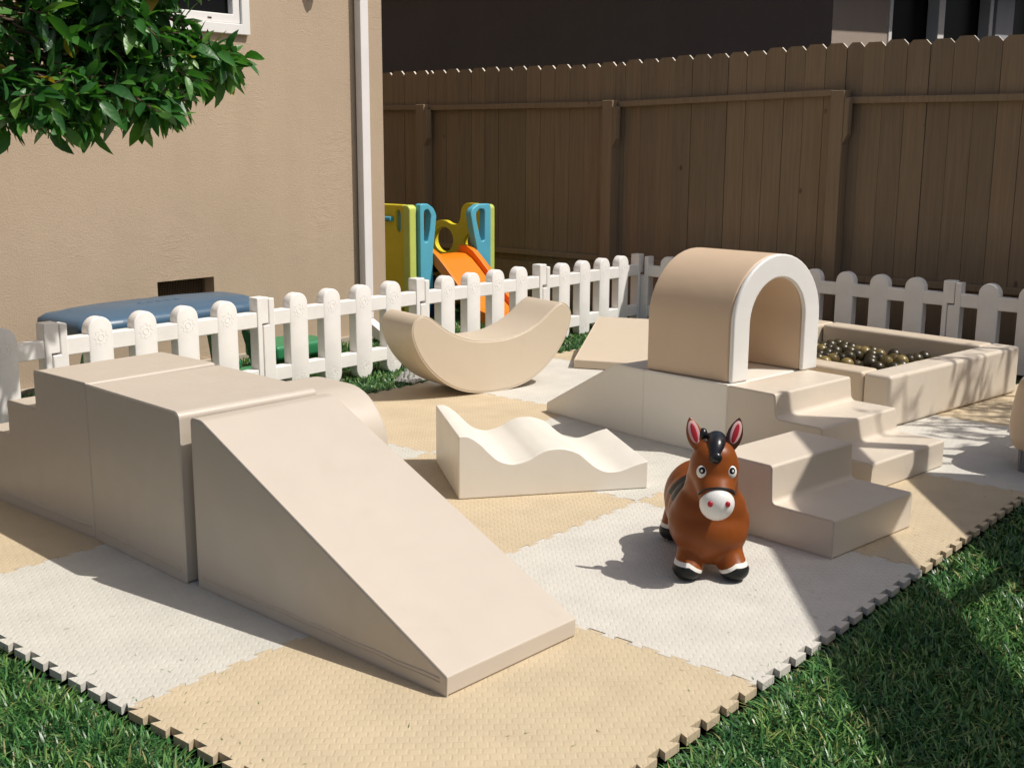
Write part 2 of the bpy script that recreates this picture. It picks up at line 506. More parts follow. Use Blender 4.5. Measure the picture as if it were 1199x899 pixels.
gc = np.random.default_rng(9)
bm = bmesh.new()
for _ in range(210):
    e_ = gc.exponential(0.16)
    if gc.random() < 0.5: cx_, cy_ = e_, gc.uniform(0, 3)
    else: cx_, cy_ = gc.uniform(0, 4), e_
    a_ = gc.uniform(0, 2 * PI); l_ = gc.uniform(0.006, 0.022); w_ = gc.uniform(0.0006, 0.0013)
    d_ = Vector((math.cos(a_), math.sin(a_), 0)); n_ = Vector((-d_.y, d_.x, 0)); p_ = Vector((cx_, cy_, 0.0012))
    q4 = [p_ - d_ * l_ / 2 - n_ * w_, p_ + n_ * w_ * 0.3 + d_ * l_ / 2 + Vector((0, 0, gc.uniform(0, 0.003))), p_ - d_ * l_ / 2 + n_ * w_]
    bm.faces.new([bm.verts.new(q) for q in q4])
tag(build('grass_clippings', bm, M_GRASS, wn=False, smooth=False), 'stray grass clippings scattered on the foam mat near the lawn', 'grass clippings', kind='stuff')

# ------------------------------------------------------------------ soft play blocks
def prism(name, prof, org, u, width, m, parent, bevel=0.012, z0=0.001, n=None, seg=3):
    """profile (s, z) along u from org, extruded sideways by width along n"""
    u = Vector((u[0], u[1], 0)).normalized()
    n = Vector((n[0], n[1], 0)).normalized() if n else Vector((-u.y, u.x, 0))
    bm = bmesh.new()
    O = Vector((org[0], org[1], z0))
    add_poly(bm, [O + u * s + Vector((0, 0, z)) for s, z in prof], n, width)
    return build(name, bm, m, parent, bevel, seg=seg)

def piping(prof, org, u, n, width, m, parent, r=0.0032, inset=0.0, z0=0.001, faces=(0,), name='piping', closed=True):
    u = Vector((u[0], u[1], 0)).normalized(); n = Vector((n[0], n[1], 0)).normalized()
    O = Vector((org[0], org[1], z0))
    bm = bmesh.new()
    for f in faces:
        q = O + n * (inset if f == 0 else width - inset)
        add_tube(bm, [q + u * s + Vector((0, 0, z)) for s, z in prof], r, 6, closed=closed)
    return build(name, bm, m, parent, wn=False)

def dense(pts, d=0.05, closed=True):
    out = []
    n = len(pts)
    for i in range(n if closed else n - 1):
        a = Vector(pts[i]); b = Vector(pts[(i + 1) % n])
        k = max(1, int((b - a).length / d))
        for t in range(k): out.append(tuple(a.lerp(b, t / k)))
    if not closed: out.append(tuple(pts[-1]))
    return out

GSOFT = 'foam soft play climbing blocks'
# tall ramp
def block(name, label, cat, org, u, n, prof, width, m, bevel, seams=(0,), low_seam=None, body='body', r=0.003):
    t = empty(name, (org[0], org[1], 0), 0, label, cat, GSOFT)
    o = (0.0, 0.0)
    prism(body, prof, o, u, width, m, t, bevel, n=n)
    if seams:
        piping(prof, o, u, n, width, m, t, r=r, inset=0.0045, faces=seams)
    if low_seam:
        s0, s1 = low_seam
        bmx = bmesh.new()
        uu = Vector((u[0], u[1], 0)).normalized(); nn = Vector((n[0], n[1], 0)).normalized()
        for z_s, r_s in ((0.040, 0.0022), (0.031, 0.0014)):
            add_tube(bmx, [uu * (s0 + (s1 - s0) * k / 20) - nn * 0.0005 + Vector((0, 0, z_s + 0.0015 * math.sin(k * 1.7))) for k in range(21)], r_s, 6)
        build('seam', bmx, m, t, wn=False)
    return t

rp = round_poly([(0, 0), (0, 0.047), (0.935, 0.484), (0.985, 0.484), (0.985, 0)], [0, 0.006, 0.05, 0.012, 0])
block('foam_ramp', 'large beige foam ramp sloping from the tall cube down to the near tiles', 'ramp',
      (0.486, 0.499), (0.0424, 0.999), (0.999, -0.0424), rp, 0.462, M_RAMP, 0.007, low_seam=(0.02, 0.97))
cb = round_poly([(0, 0), (0, 0.493), (0.536, 0.493), (0.536, 0)], [0.01, 0.02, 0.004, 0.004])
block('foam_cube', 'beige foam cube between the large ramp and the tall stairs', 'foam cube',
      (0.520, 1.528), (0.0766, 0.997), (0.997, -0.0766), cb, 0.468, M_RAMP, 0.010, low_seam=(0.02, 0.51))
sp = round_poly([(0, 0), (0, 0.496), (0.318, 0.496), (0.318, 0.370), (0.512, 0.370), (0.512, 0.250), (0.704, 0.250), (0.704, 0.126), (0.895, 0.126), (0.895, 0)],
                [0, 0.01, 0.012, 0.012, 0.012, 0.012, 0.012, 0.012, 0.012, 0])
block('foam_stairs', 'tall beige foam stairs of four steps at the left edge of the photo', 'foam stairs',
      (0.562, 2.064), (0.012, 1.0), (1.0, -0.012), sp, 0.475, M_RAMP, 0.008, low_seam=(0.02, 0.88))
ap = round_poly([(0, 0), (0, 0.463), (0.52, 0.463), (0.52, 0)], [0, 0.19, 0.19, 0], 12)
block('foam_arch', 'rounded beige foam arch block peeking out behind the large ramp', 'foam block',
      (0.999, 1.415), (0.0766, 0.997), (0.997, -0.0766), ap, 0.20, M_RAMP, 0.012)

# middle climber: wedge, platform, tunnel, stairs
wp = round_poly([(0, 0), (0, 0.040), (0.45, 0.289), (0.624, 0.289), (0.624, 0)], [0, 0.006, 0.05, 0.008, 0])
block('foam_wedge', 'cream foam wedge rising to the platform under the tunnel', 'foam wedge',
      (2.887, 2.101), (-0.198, -0.980), (0.980, -0.198), wp, 0.50, M_SIDE, 0.007)
pp = round_poly([(0, 0), (0, 0.291), (0.424, 0.291), (0.424, 0)], [0.006, 0.010, 0.008, 0.006])
block('foam_platform', 'low cream foam platform carrying the white-fronted tunnel', 'foam block',
      (2.760, 1.486), (-0.112, -0.9937), (0.9937, -0.112), pp, 0.53, M_SIDE, 0.010)
st = round_poly([(0, 0), (0, 0.290), (0.217, 0.290), (0.229, 0.196), (0.427, 0.196), (0.440, 0.104), (0.64, 0.104), (0.64, 0)],
                [0, 0.006, 0.011, 0.022, 0.011, 0.022, 0.010, 0])
block('foam_stairs', 'cream three-step foam stairs leading down from the tunnel platform', 'foam stairs',
      (2.712, 1.063), (-0.130, -0.9915), (0.9915, -0.130), st, 0.53, M_CREAM, 0.007)
fs = round_poly([(0, 0), (0, 0.118), (0.225, 0.118), (0.230, 0.241), (0.46, 0.241), (0.46, 0)], [0, 0.007, 0.018, 0.010, 0.010, 0])
block('foam_steps', 'small cream two-step foam block beside the brown toy horse', 'foam steps',
      (1.893, 0.231), (0.135, 0.991), (0.991, -0.135), fs, 0.461, M_CREAM, 0.006)

# tunnel on the platform
t = empty('foam_tunnel', (2.748, 1.071, 0.293), 0, 'tan foam tunnel with a white arched front standing on the cream platform', 'tunnel', GSOFT)
TW, THt, TT, TD = 0.545, 0.495, 0.098, 0.42
def arch(wd, h, x0, seg=24):
    r = wd / 2
    pts = [(x0, 0.0)]
    for k in range(7): pts.append((x0, (h - r) * (k + 1) / 7))
    for k in range(1, seg): a = PI - PI * k / seg; pts.append((x0 + r + r * math.cos(a), h - r + r * math.sin(a)))
    for k in range(7): pts.append((x0 + wd, (h - r) * (1 - k / 7)))
    pts.append((x0 + wd, 0.0))
    return pts
nx = Vector((0.982, -0.188, 0)).normalized(); dy = Vector((0.075, 0.997, 0)).normalized()
oa = arch(TW, THt, 0); ia = arch(TW - 2 * TT, THt - TT + 0.004, TT)
def arch_bm(d0, d1, grow=0.0):
    bm = bmesh.new()
    L = len(oa)
    rows = []
    for lo in (oa, ia):
        for d in (d0, d1):
            rows.append([bm.verts.new(nx * (a + (grow if a > TW / 2 else -grow) * (lo is oa)) + dy * d + Vector((0, 0, b + (grow if b > 0.01 and lo is oa else 0)))) for a, b in lo])
    o0, o1, i0, i1 = rows
    for k in range(L - 1):
        bm.faces.new((o0[k], o0[k + 1], i0[k + 1], i0[k]))
        bm.faces.new((o1[k], i1[k], i1[k + 1], o1[k + 1]))
        bm.faces.new((o0[k], o1[k], o1[k + 1], o0[k + 1]))
        bm.faces.new((i0[k], i0[k + 1], i1[k + 1], i1[k]))
    bm.faces.new((o0[0], i0[0], i1[0], o1[0])); bm.faces.new((o0[-1], o1[-1], i1[-1], i0[-1]))
    return bm
build('body', arch_bm(0.016, TD), M_TAN, t, 0.010, bevel_angle=50)
build('front_panel', arch_bm(-0.004, 0.0155), M_WHITE_V, t, 0.0075, bevel_angle=50)

# wavy block
wv = [(0, 0.0), (0, 0.226), (0.036, 0.224), (0.078, 0.195), (0.112, 0.160), (0.146, 0.132), (0.196, 0.118), (0.250, 0.130), (0.288, 0.151), (0.325, 0.163),
      (0.377, 0.163), (0.430, 0.145), (0.464, 0.117), (0.490, 0.095), (0.520, 0.077), (0.550, 0.070), (0.590, 0.072), (0.648, 0.091), (0.692, 0.101), (0.692, 0.0)]
top = catmull(wv[1:-1], 5, False)
wprof = [(0, 0)] + top + [(0.692, 0)]
block('foam_wave', 'low cream foam block with a wavy top in the middle of the mat', 'foam block',
      (1.61, 1.486), (0.792, -0.61), (0.61, 0.792), wprof, 0.505, M_SIDE, 0.006, seams=())

# rocker
half = [(0, 0.259), (0.095, 0.264), (0.185, 0.286), (0.275, 0.327), (0.350, 0.380), (0.385, 0.403), (0.420, 0.414), (0.452, 0.400), (0.474, 0.370), (0.478, 0.330),
        (0.462, 0.274), (0.427, 0.207), (0.372, 0.140), (0.300, 0.080), (0.215, 0.034), (0.115, 0.008), (0, 0)]
loop = half + [(-a, b) for a, b in reversed(half[1:-1])]
rk = [(a + 0.088, b) for a, b in catmull(loop, 4)]
u_, n_ = (0.97, -0.243), (0.243, 0.97)
block('foam_rocker', 'curved beige foam rocker shaped like a crescent, lying in front of the white fence', 'rocker',
      (2.984, 2.592), u_, n_, rk, 0.30, M_BEIGE, 0.010)

# far wedge
fwp = round_poly([(0, 0), (0, 0.048), (0.56, 0.205), (0.60, 0.205), (0.60, 0)], [0, 0.008, 0.04, 0.01, 0])
block('foam_wedge', 'small beige foam wedge behind the tunnel, near the fence corner', 'foam wedge',
      (3.825, 2.650), (0.925, 0.38), (0.38, -0.925), fwp, 0.50, M_BEIGE, 0.008)

# ------------------------------------------------------------------ ball pit
t = empty('ball_pit', (3.59, 0.762, 0), math.atan2(-0.147, 0.989), 'square beige foam ball pit half filled with olive balls', 'ball pit', None)
PL, PH, PT = 1.2, 0.236, 0.135
def wall_box(name, x0, x1, y0, y1, m):
    bm = bmesh.new()
    add_box(bm, x0, x1, y0, y1, 0.001, PH)
    return build(name, bm, m, t, 0.018, 4)
wall_box('side_wall', 0, PL, 0, PT, M_CREAM)
wall_box('side_wall', 0, PT, PT + 0.003, PL - PT - 0.003, M_BEIGE)
wall_box('side_wall', PL - PT, PL, PT + 0.003, PL - PT - 0.003, M_BEIGE)
wall_box('side_wall', 0, PL, PL - PT, PL, M_BEIGE)
bm = bmesh.new(); add_box(bm, PT + 0.002, PL - PT - 0.002, PT + 0.002, PL - PT - 0.002, 0.001, 0.055); build('floor_pad', bm, M_BEIGE, t, 0.008)
def ballmat(name, c):
    m = mat(name, c, 0.33, 0.45); q = NT(m)
    r = q.n('ShaderNodeObjectInfo').outputs['Random']
    q.color(q.mix(r, vary(c, 0.75), vary(c, 1.3)))
    return m
MB1 = ballmat('ball_dark_olive', (0.042, 0.031, 0.011)); MB2 = ballmat('ball_olive', (0.175, 0.125, 0.038))
def ball_mesh(m):
    bm = bmesh.new(); bmesh.ops.create_uvsphere(bm, u_segments=24, v_segments=16, radius=0.035)
    me = bpy.data.meshes.new('ball'); bm.to_mesh(me); bm.free(); me.materials.append(m)
    me.polygons.foreach_set('use_smooth', [True] * len(me.polygons)); return me
bms = (ball_mesh(MB1), ball_mesh(MB2))
rb = random.Random(5)
MT = Matrix.Translation((3.59, 0.762, 0)) @ Matrix.Rotation(math.atan2(-0.147, 0.989), 4, 'Z')
spots = []
x0, x1 = PT + 0.04, PL - PT - 0.04
row = 0
y = x0
while y < x1:
    x = x0 + (0.036 if row % 2 else 0)
    while x < x1:
        dz_ = -0.020 * max(0.0, min(1.0, (x - 0.86) / 0.1)); spots.append((x + rb.uniform(-.004, .004), y + rb.uniform(-.003, .003), 0.092 + 0.014 * rb.random() + dz_))
        if rb.random() < (0.64 if x < 0.90 else 0.15) and x + 0.036 < x1 and y + 0.02 < x1:
            spots.append((x + 0.036, y + 0.021, 0.148 + 0.010 * rb.random()))
        x += 0.0725
    y += 0.0635; row += 1
lab = ('glossy dark olive plastic ball among the others in the ball pit', 'glossy lighter olive plastic ball among the others in the ball pit')
for p in spots[:290]:
    k = 1 if rb.random() < 0.38 else 0
    o = link('ball', bms[k]); o.location = MT @ Vector(p)
    tag(o, lab[k], 'ball', 'dark olive balls in the ball pit' if k == 0 else 'lighter olive balls in the ball pit')

# ------------------------------------------------------------------ white picket fence
FL = 1.1
def picket_mesh():
    bm = bmesh.new()
    r = 0.0585
    pts = []
    for k in range(13): a = PI + PI * k / 12; pts.append((r * math.cos(a), r * math.sin(a) + 0.0305))
    for k in range(13): a = PI * k / 12; pts.append((r * math.cos(a), 0.4185 + r * math.sin(a)))
    add_poly(bm, [(a, -0.029, b) for a, b in pts], (0, 1, 0), 0.058)
    bmesh.ops.recalc_face_normals(bm, faces=bm.faces)
    es = [e for e in bm.edges if len(e.link_faces) == 2 and e.calc_face_angle(0) > R(60)]
    bmesh.ops.bevel(bm, geom=es, offset=0.006, segments=3, affect='EDGES', profile=0.5)
    for zc in (0.388, 0.042):
        for yy in (-0.0288, 0.0288):
            add_tube(bm, [((0.030 + 0.0045 * math.cos(8 * a)) * math.cos(a), yy, zc + (0.030 + 0.0045 * math.cos(8 * a)) * math.sin(a)) for a in [2 * PI * k / 64 for k in range(64)]], 0.0012, 5, closed=True)
            add_tube(bm, [(0.014 * math.cos(a), yy, zc + 0.014 * math.sin(a)) for a in [2 * PI * k / 20 for k in range(20)]], 0.0015, 5, closed=True)
    return bm
def rail_bm(z0, z1):
    bm = bmesh.new(); add_box(bm, 0.03, FL - 0.02, -0.0278, 0.0278, z0, z1); return bm
def post_bm(kind):
    """interlocking panel ends: the tail has its wide tab on top, the head has it below"""
    bm = bmesh.new()
    if kind == 'tail':
        pts = [(FL - 0.040, -0.02), (FL - 0.010, -0.02), (FL - 0.010, 0.345), (FL + 0.028, 0.345), (FL + 0.028, 0.476), (FL - 0.040, 0.476)]
    else:
        pts = [(-0.006, -0.02), (0.066, -0.02), (0.066, 0.468), (0.031, 0.468), (0.031, 0.338), (-0.006, 0.338)]
    add_poly(bm, [(a, -0.033, b) for a, b in pts], (0, 1, 0), 0.066)
    return bm
proto = empty('picket_fence_panel', (0, 0, 0), 0, None, 'fence panel', 'white plastic picket fence panels')
pk0 = build('picket', picket_mesh(), M_FENCE_W, proto, wn=False)
pk0.location = (0.222, 0, 0)
for k in range(1, 4):
    c = pk0.copy(); COL.objects.link(c); c.parent = proto; c.location = (0.222 + 0.2215 * k, 0, 0)
build('rail', rail_bm(0.329, 0.405), M_FENCE_W, proto, 0.006)
build('rail', rail_bm(0.050, 0.122), M_FENCE_W, proto, 0.006)
build('post', post_bm('tail'), M_FENCE_W, proto, 0.006)
build('post', post_bm('head'), M_FENCE_W, proto, 0.006)
panels = []
for k in range(5):
    panels.append(((0.1 + FL * k, 3.43 + 0.0 * k, (0, 0, 0, -0.006, -0.016)[k]), 0.0))
d = Vector((5.60 - 5.655, 3.40 - 1.18)); ang = math.atan2(-(3.40 - 1.17), 5.50 - 5.615)
for k in range(5):
    dv = Vector((math.cos(ang), math.sin(ang))) * FL
    panels.append(((5.625 + dv.x * k, 3.40 + dv.y * k, -0.022), ang))
panels.append(((3.42, 0.125, 0.0), math.atan2(-0.064, 0.52)))
PLAB = ['white picket fence panel dappled with leaf shadow at the left edge of the photo',
        'white picket fence panel in front of the blue-lidded table',
        'white picket fence panel in front of the house downspout, left of the rocker',
        'white picket fence panel in front of the orange slide, behind the rocker',
        'white picket fence panel behind the rocker tip, ending at the fence corner',
        'white picket fence panel behind the tunnel, starting at the fence corner',
        'shaded white picket fence panel behind the ball pit balls',
        'shaded white picket fence panel behind the right end of the ball pit',
        'white picket fence panel of the right side, beyond the right edge of the photo',
        'last white picket fence panel of the right side, farthest beyond the photo edge',
        'white picket fence panel beside the stool at the lawn edge, casting a scalloped shadow']
for k, (loc, rz) in enumerate(panels):
    if k == 0: r_ = proto
    else:
        r_ = proto.copy(); COL.objects.link(r_)
        for ch in list(proto.children):
            c = ch.copy(); COL.objects.link(c); c.parent = r_
    r_.location = loc; r_.rotation_euler = (0, 0, rz)
    r_['label'] = PLAB[k]

# ------------------------------------------------------------------ wooden boundary fence
FX = 5.93
t = empty('wooden_fence', (FX, 3.0, GZ), 0, 'tall brown wooden fence of dog-eared boards along the back of the yard', 'fence')
def topz(y):  # the board tops rise a little along the fence
    ys = [-3, 1.2, 2.0, 2.9, 4.0, 5.0, 6.3, 12]; zs = [1.84, 1.838, 1.84, 1.815, 1.782, 1.79, 1.79, 1.80]
    return float(np.interp(y, ys, zs))
rf = random.Random(11)
posts = [-1.5, 0.33, 2.12, 3.88, 5.76, 7.6, 9.4]
for b0, b1 in zip(posts[:-1], posts[1:]):
    bm = bmesh.new()
    y = b0
    while y < b1 - 0.02:
        bw = 0.140 if b1 - y > 0.16 else b1 - y
        h = topz(y) + rf.uniform(-0.006, 0.006); e = 0.028
        gp = rf.uniform(0.001, 0.004)
        zb = GZ + 0.01
        xo = rf.uniform(-0.003, 0.003)
        ya, yb = y + gp / 2, y + bw - gp / 2
        tilt = rf.uniform(-0.003, 0.003)
        pts = [(FX + xo, ya, zb), (FX + xo, yb, zb), (FX + xo + tilt, yb, h - e), (FX + xo + tilt, yb - e, h), (FX + xo + tilt, ya + e, h), (FX + xo + tilt, ya, h - e)]
        nf = len(bm.faces)
        add_poly(bm, pts, (1, 0, 0), 0.018)
        bm.faces.ensure_lookup_table()
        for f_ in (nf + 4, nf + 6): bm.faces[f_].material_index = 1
        y += bw
    for v in bm.verts: v.co -= Vector((FX, 3.0, GZ))
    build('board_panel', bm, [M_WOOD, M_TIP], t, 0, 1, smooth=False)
railz = {2.12: (1.47, 1.50), 0.33: (1.455, 1.455)}
for k, (b0, b1) in enumerate(zip(posts[:-1], posts[1:])):
    za = 1.465 if b1 <= 2.2 else (1.500 if b0 < 2.5 else 1.47)
    zc = 1.465 if b1 <= 2.2 else (1.465 if b0 < 2.5 else (1.468 if b0 < 4 else 1.50))
    if b0 >= 2 and b0 < 3: za, zc = 1.515, 1.468
    bm = bmesh.new()
    ya, yb = b0 + 0.05, b1 - 0.05
    vs = add_box(bm, FX - 0.045, FX - 0.006, ya, yb, 0, 0.040)
    for v in vs:
        f = (v.co.y - ya) / (yb - ya); v.co.z += za + (zc - za) * f
        v.co.z += -0.010 * math.sin(PI * f) if 3 < b0 < 4 else 0
    for v in bm.verts: v.co -= Vector((FX, 3.0, GZ))
    build('rail', bm, M_WOOD, t, 0.003, 1, smooth=False)
    bm = bmesh.new(); add_box(bm, FX - 0.045, FX - 0.006, ya, yb, 0.352, 0.392)
    for v in bm.verts: v.co -= Vector((FX, 3.0, GZ))
    build('rail', bm, M_WOOD, t, 0.003, 1, smooth=False)
    bm = bmesh.new()
    add_box(bm, FX - 0.028, FX - 0.004, b0 + 0.05, b1 - 0.05, GZ + 0.005, 0.30)
    for v in bm.verts: v.co -= Vector((FX, 3.0, GZ))
    build('kickboard', bm, M_WOOD, t, 0.003, 1, smooth=False)
for py in posts:
    bm = bmesh.new()
    zt = 1.545 if abs(py - 2.12) < .1 else 1.515
    add_box(bm, FX - 0.105, FX - 0.0045, py - 0.045, py + 0.045, GZ, zt)
    # bracket cheek beside the post head
    add_poly(bm, [(FX - 0.102, py - 0.0455, zt - 0.045), (FX - 0.102, py - 0.0455, zt - 0.33), (FX - 0.102, py - 0.055, zt - 0.315), (FX - 0.102, py - 0.078, zt - 0.27), (FX - 0.102, py - 0.078, zt - 0.045)], (1, 0, 0), 0.055)
    for v in bm.verts: v.co -= Vector((FX, 3.0, GZ))
    build('post', bm, M_WOOD, t, 0.003, 1, smooth=False)

# ------------------------------------------------------------------ own house
HY = 4.27
house = empty('house', (3.97, HY, GZ), 0, 'tan stucco house wall with a white window and downspout behind the fence', 'house')
def loc(bm):
    for v in bm.verts: v.co -= Vector((3.97, HY, GZ))
    return bm
# wall with a vent recess: front face split around the opening
VX0, VX1, VZ0, VZ1 = 2.288, 2.650, 0.30, 0.482
WX0, WX1, WZ0 = 1.75, 2.948, 1.787
bm = bmesh.new()
def quad(bm, *p): bm.faces.new([bm.verts.new(q) for q in p])
xs = [-5.0, WX0 + 0.04, VX0, VX1, WX1 - 0.04, 3.97]; zs = [GZ, VZ0, VZ1, WZ0 + 0.04, 3.0, 5.2]
for i in range(len(xs) - 1):
    for j in range(len(zs) - 1):
        xc, zc = (xs[i] + xs[i + 1]) / 2, (zs[j] + zs[j + 1]) / 2
        if VX0 < xc < VX1 and VZ0 < zc < VZ1: continue
        if WX0 + .04 < xc < WX1 - .04 and WZ0 + .04 < zc < 3.0: continue
        quad(bm, (xs[i], HY, zs[j]), (xs[i + 1], HY, zs[j]), (xs[i + 1], HY, zs[j + 1]), (xs[i], HY, zs[j + 1]))
D = 0.11
for (a, b, z0, z1) in ((VX0, VX1, VZ0, VZ1), (WX0 + 0.04, WX1 - 0.04, WZ0 + 0.04, 3.0)):
    quad(bm, (a, HY, z0), (a, HY + D, z0), (b, HY + D, z0), (b, HY, z0)); quad(bm, (a, HY, z1), (b, HY, z1), (b, HY + D, z1), (a, HY + D, z1))
    quad(bm, (a, HY, z0), (a, HY, z1), (a, HY + D, z1), (a, HY + D, z0)); quad(bm, (b, HY, z0), (b, HY + D, z0), (b, HY + D, z1), (b, HY, z1))
quad(bm, (3.97, HY, GZ), (3.97, HY + 8, GZ), (3.97, HY + 8, 5.2), (3.97, HY, 5.2))
quad(bm, (-5, HY + 8, GZ), (-5, HY, GZ), (-5, HY, 5.2), (-5, HY + 8, 5.2))
quad(bm, (3.97, HY + 8, GZ), (-5, HY + 8, GZ), (-5, HY + 8, 5.2), (3.97, HY + 8, 5.2))
bmesh.ops.remove_doubles(bm, verts=bm.verts, dist=1e-5)
build('wall', loc(bm), M_STUCCO, house, smooth=False)
bm = bmesh.new(); add_box(bm, -5, 4.0, HY - 0.03, HY - 0.002, GZ, 0.03); build('footing', loc(bm), M_CONC, house, 0.006, smooth=False)
bm = bmesh.new(); add_box(bm, -5.4, 4.35, HY - 0.12, HY + 8.4, 5.2, 5.35); build('roof', loc(bm), M_DARKMETAL, house, smooth=False)
# vent
v = None
bm = bmesh.new(); add_box(bm, VX0 + .002, VX1 - .002, HY + 0.104, HY + 0.109, VZ0 + .002, VZ1 - .002)
vent = build('vent', loc(bm), M_BLACK, house, smooth=False)
bm = bmesh.new()
for k in range(34):
    x = VX0 + 0.008 + k * 0.0105
    if x > VX1 - 0.006: break
    add_tube(bm, [(x, HY + 0.085, VZ0 + .003), (x, HY + 0.085, VZ1 - .003)], 0.0011, 5)
for k in range(16):
    add_tube(bm, [(VX0 + .003, HY + 0.0852, VZ0 + 0.008 + k * 0.0112), (VX1 - .003, HY + 0.0852, VZ0 + 0.008 + k * 0.0112)], 0.0011, 5)
build('mesh_screen', loc(bm), mat('rusty_mesh', (0.20, 0.13, 0.085), 0.7), vent, wn=False)
# window
def ring_frame(bm, x0, x1, z0, z1, wd, y0, y1):
    add_ring(bm, [(x0, y0, z0), (x1, y0, z0), (x1, y0, z1), (x0, y0, z1)], [(x0 + wd, y0, z0 + wd), (x1 - wd, y0, z0 + wd), (x1 - wd, y0, z1 - wd), (x0 + wd, y0, z1 - wd)], (0, 1, 0), y1 - y0)
bm = bmesh.new()
ring_frame(bm, WX0, WX1, WZ0, 3.04, 0.054, HY - 0.026, HY + 0.0095)
win = build('window', loc(bm), M_TRIM, house, 0.004)
bm = bmesh.new(); ring_frame(bm, WX0 + 0.056, WX1 - 0.056, WZ0 + 0.056, 2.984, 0.048, HY - 0.012, HY + 0.05); build('frame', loc(bm), M_TRIM, win, 0.005)
bm = bmesh.new(); add_box(bm, WX1 - 0.27, WX1 - 0.245, HY - 0.014, HY - 0.0125, WZ0 + 0.072, WZ0 + 0.080); build('weep_cover', loc(bm), M_DARKMETAL, win, smooth=False)
bm = bmesh.new(); add_box(bm, WX0 + 0.105, WX1 - 0.105, HY + 0.028, HY + 0.034, WZ0 + 0.105, 2.93); build('pane', loc(bm), M_GLASS, win, smooth=False)
# downspout with elbow
bm = bmesh.new(); add_box(bm, 3.732, 3.800, HY - 0.066, HY - 0.010, 0.13, 5.15)
ds = build('downspout', loc(bm), M_TRIM_P, house, 0.008, 2)
bm = bmesh.new()
add_poly(bm, [(3.733, HY - 0.012, 0.128), (3.733, HY - 0.012, 0.06), (3.733, HY - 0.18, 0.0), (3.733, HY - 0.20, 0.060), (3.733, HY - 0.065, 0.128)], (1, 0, 0), 0.066)
build('elbow', loc(bm), M_TRIM_P, ds, 0.006, 2)
# wall lamp over the frame edge: unseen, placed so its shadow tip shows
bm = bmesh.new()
res = bmesh.ops.create_cone(bm, cap_ends=True, segments=6, radius1=0.030, radius2=0.072, depth=0.16)
for vv in res['verts']: vv.co += Vector((3.44, HY - 0.085, 2.21))
add_box(bm, 3.42, 3.46, HY - 0.09, HY - 0.001, 2.30, 2.34)
res = bmesh.ops.create_cone(bm, cap_ends=True, segments=6, radius1=0.085, radius2=0.02, depth=0.09)
for vv in res['verts']: vv.co += Vector((3.44, HY - 0.085, 2.345))
build('wall_lamp', loc(bm), M_DARKMETAL, house, 0.003, 1)

# ------------------------------------------------------------------ neighbour's house beyond the wooden fence
NXW, NYC = 7.6, 3.02
nb = empty('stucco_house', (NXW, NYC, GZ), 0, 'dark shaded stucco house rising behind the wooden fence', 'house')
def nloc(bm):
    for v in bm.verts: v.co -= Vector((NXW, NYC, GZ))
    return bm
bm = bmesh.new()
quad(bm, (NXW, NYC, GZ), (NXW, NYC, 5), (NXW, 16, 5), (NXW, 16, GZ))
quad(bm, (NXW, 16, GZ), (NXW, 16, 5), (16, 16, 5), (16, 16, GZ))
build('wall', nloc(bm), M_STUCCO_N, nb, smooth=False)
bm = bmesh.new()
quad(bm, (NXW, NYC, GZ), (8.66, NYC, GZ), (8.66, NYC, 5), (NXW, NYC, 5))
quad(bm, (12.9, NYC, GZ), (16, NYC, GZ), (16, NYC, 5), (12.9, NYC, 5))
quad(bm, (8.66, NYC, 3.4), (12.9, NYC, 3.4), (12.9, NYC, 5), (8.66, NYC, 5))
quad(bm, (8.66, NYC, GZ), (8.66, NYC, 3.4), (8.66, NYC + .25, 3.4), (8.66, NYC + .25, GZ))
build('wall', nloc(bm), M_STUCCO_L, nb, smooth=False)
bm = bmesh.new(); add_poly(bm, [(NXW - 0.35, NYC - 0.585, 3.02), (16, NYC - 0.34, 3.02), (16, 16.4, 3.02), (NXW - 0.35, 16.4, 3.02)], (0, 0, 1), 0.14)
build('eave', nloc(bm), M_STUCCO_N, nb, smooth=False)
bm = bmesh.new(); add_box(bm, 8.67, 12.0, NYC + 0.131, NYC + 0.16, GZ, 0.1)
dr = build('sliding_door', nloc(bm), M_TRIM, nb, 0.004, 1, smooth=False)
for xa, xb in ((8.67, 8.735), (9.77, 9.92), (11.12, 11.22)):
    bm = bmesh.new(); add_box(bm, xa, xb, NYC - 0.01, NYC + 0.10, GZ, 3.0); build('frame', nloc(bm), M_TRIM, dr, 0.004, 1, smooth=False)
bm = bmesh.new(); add_box(bm, 8.70, 12.85, NYC + 0.11, NYC + 0.13, GZ, 3.0); build('pane', nloc(bm), M_GLASS, dr, smooth=False)
bm = bmesh.new(); add_box(bm, 11.26, 11.79, NYC - 0.03, NYC + 0.09, GZ, 3.3); build('trim_post', nloc(bm), plastic('grey_trim', (0.42, 0.42, 0.45), 0.6), nb, 0.004, 1, smooth=False)

bm = bmesh.new(); add_box(bm, 7.0, 15.0, -3.4, 0.75, GZ, 3.7); build('added_sky_blocker', nloc(bm), M_STUCCO_N, nb, smooth=False)  # unseen wing and roof added to block skylight from the recess wall
bm = bmesh.new(); add_box(bm, 6.8, 15.2, -3.6, 0.95, 3.702, 3.85); build('sky_blocker_roof', nloc(bm), M_DARKMETAL, nb, smooth=False)
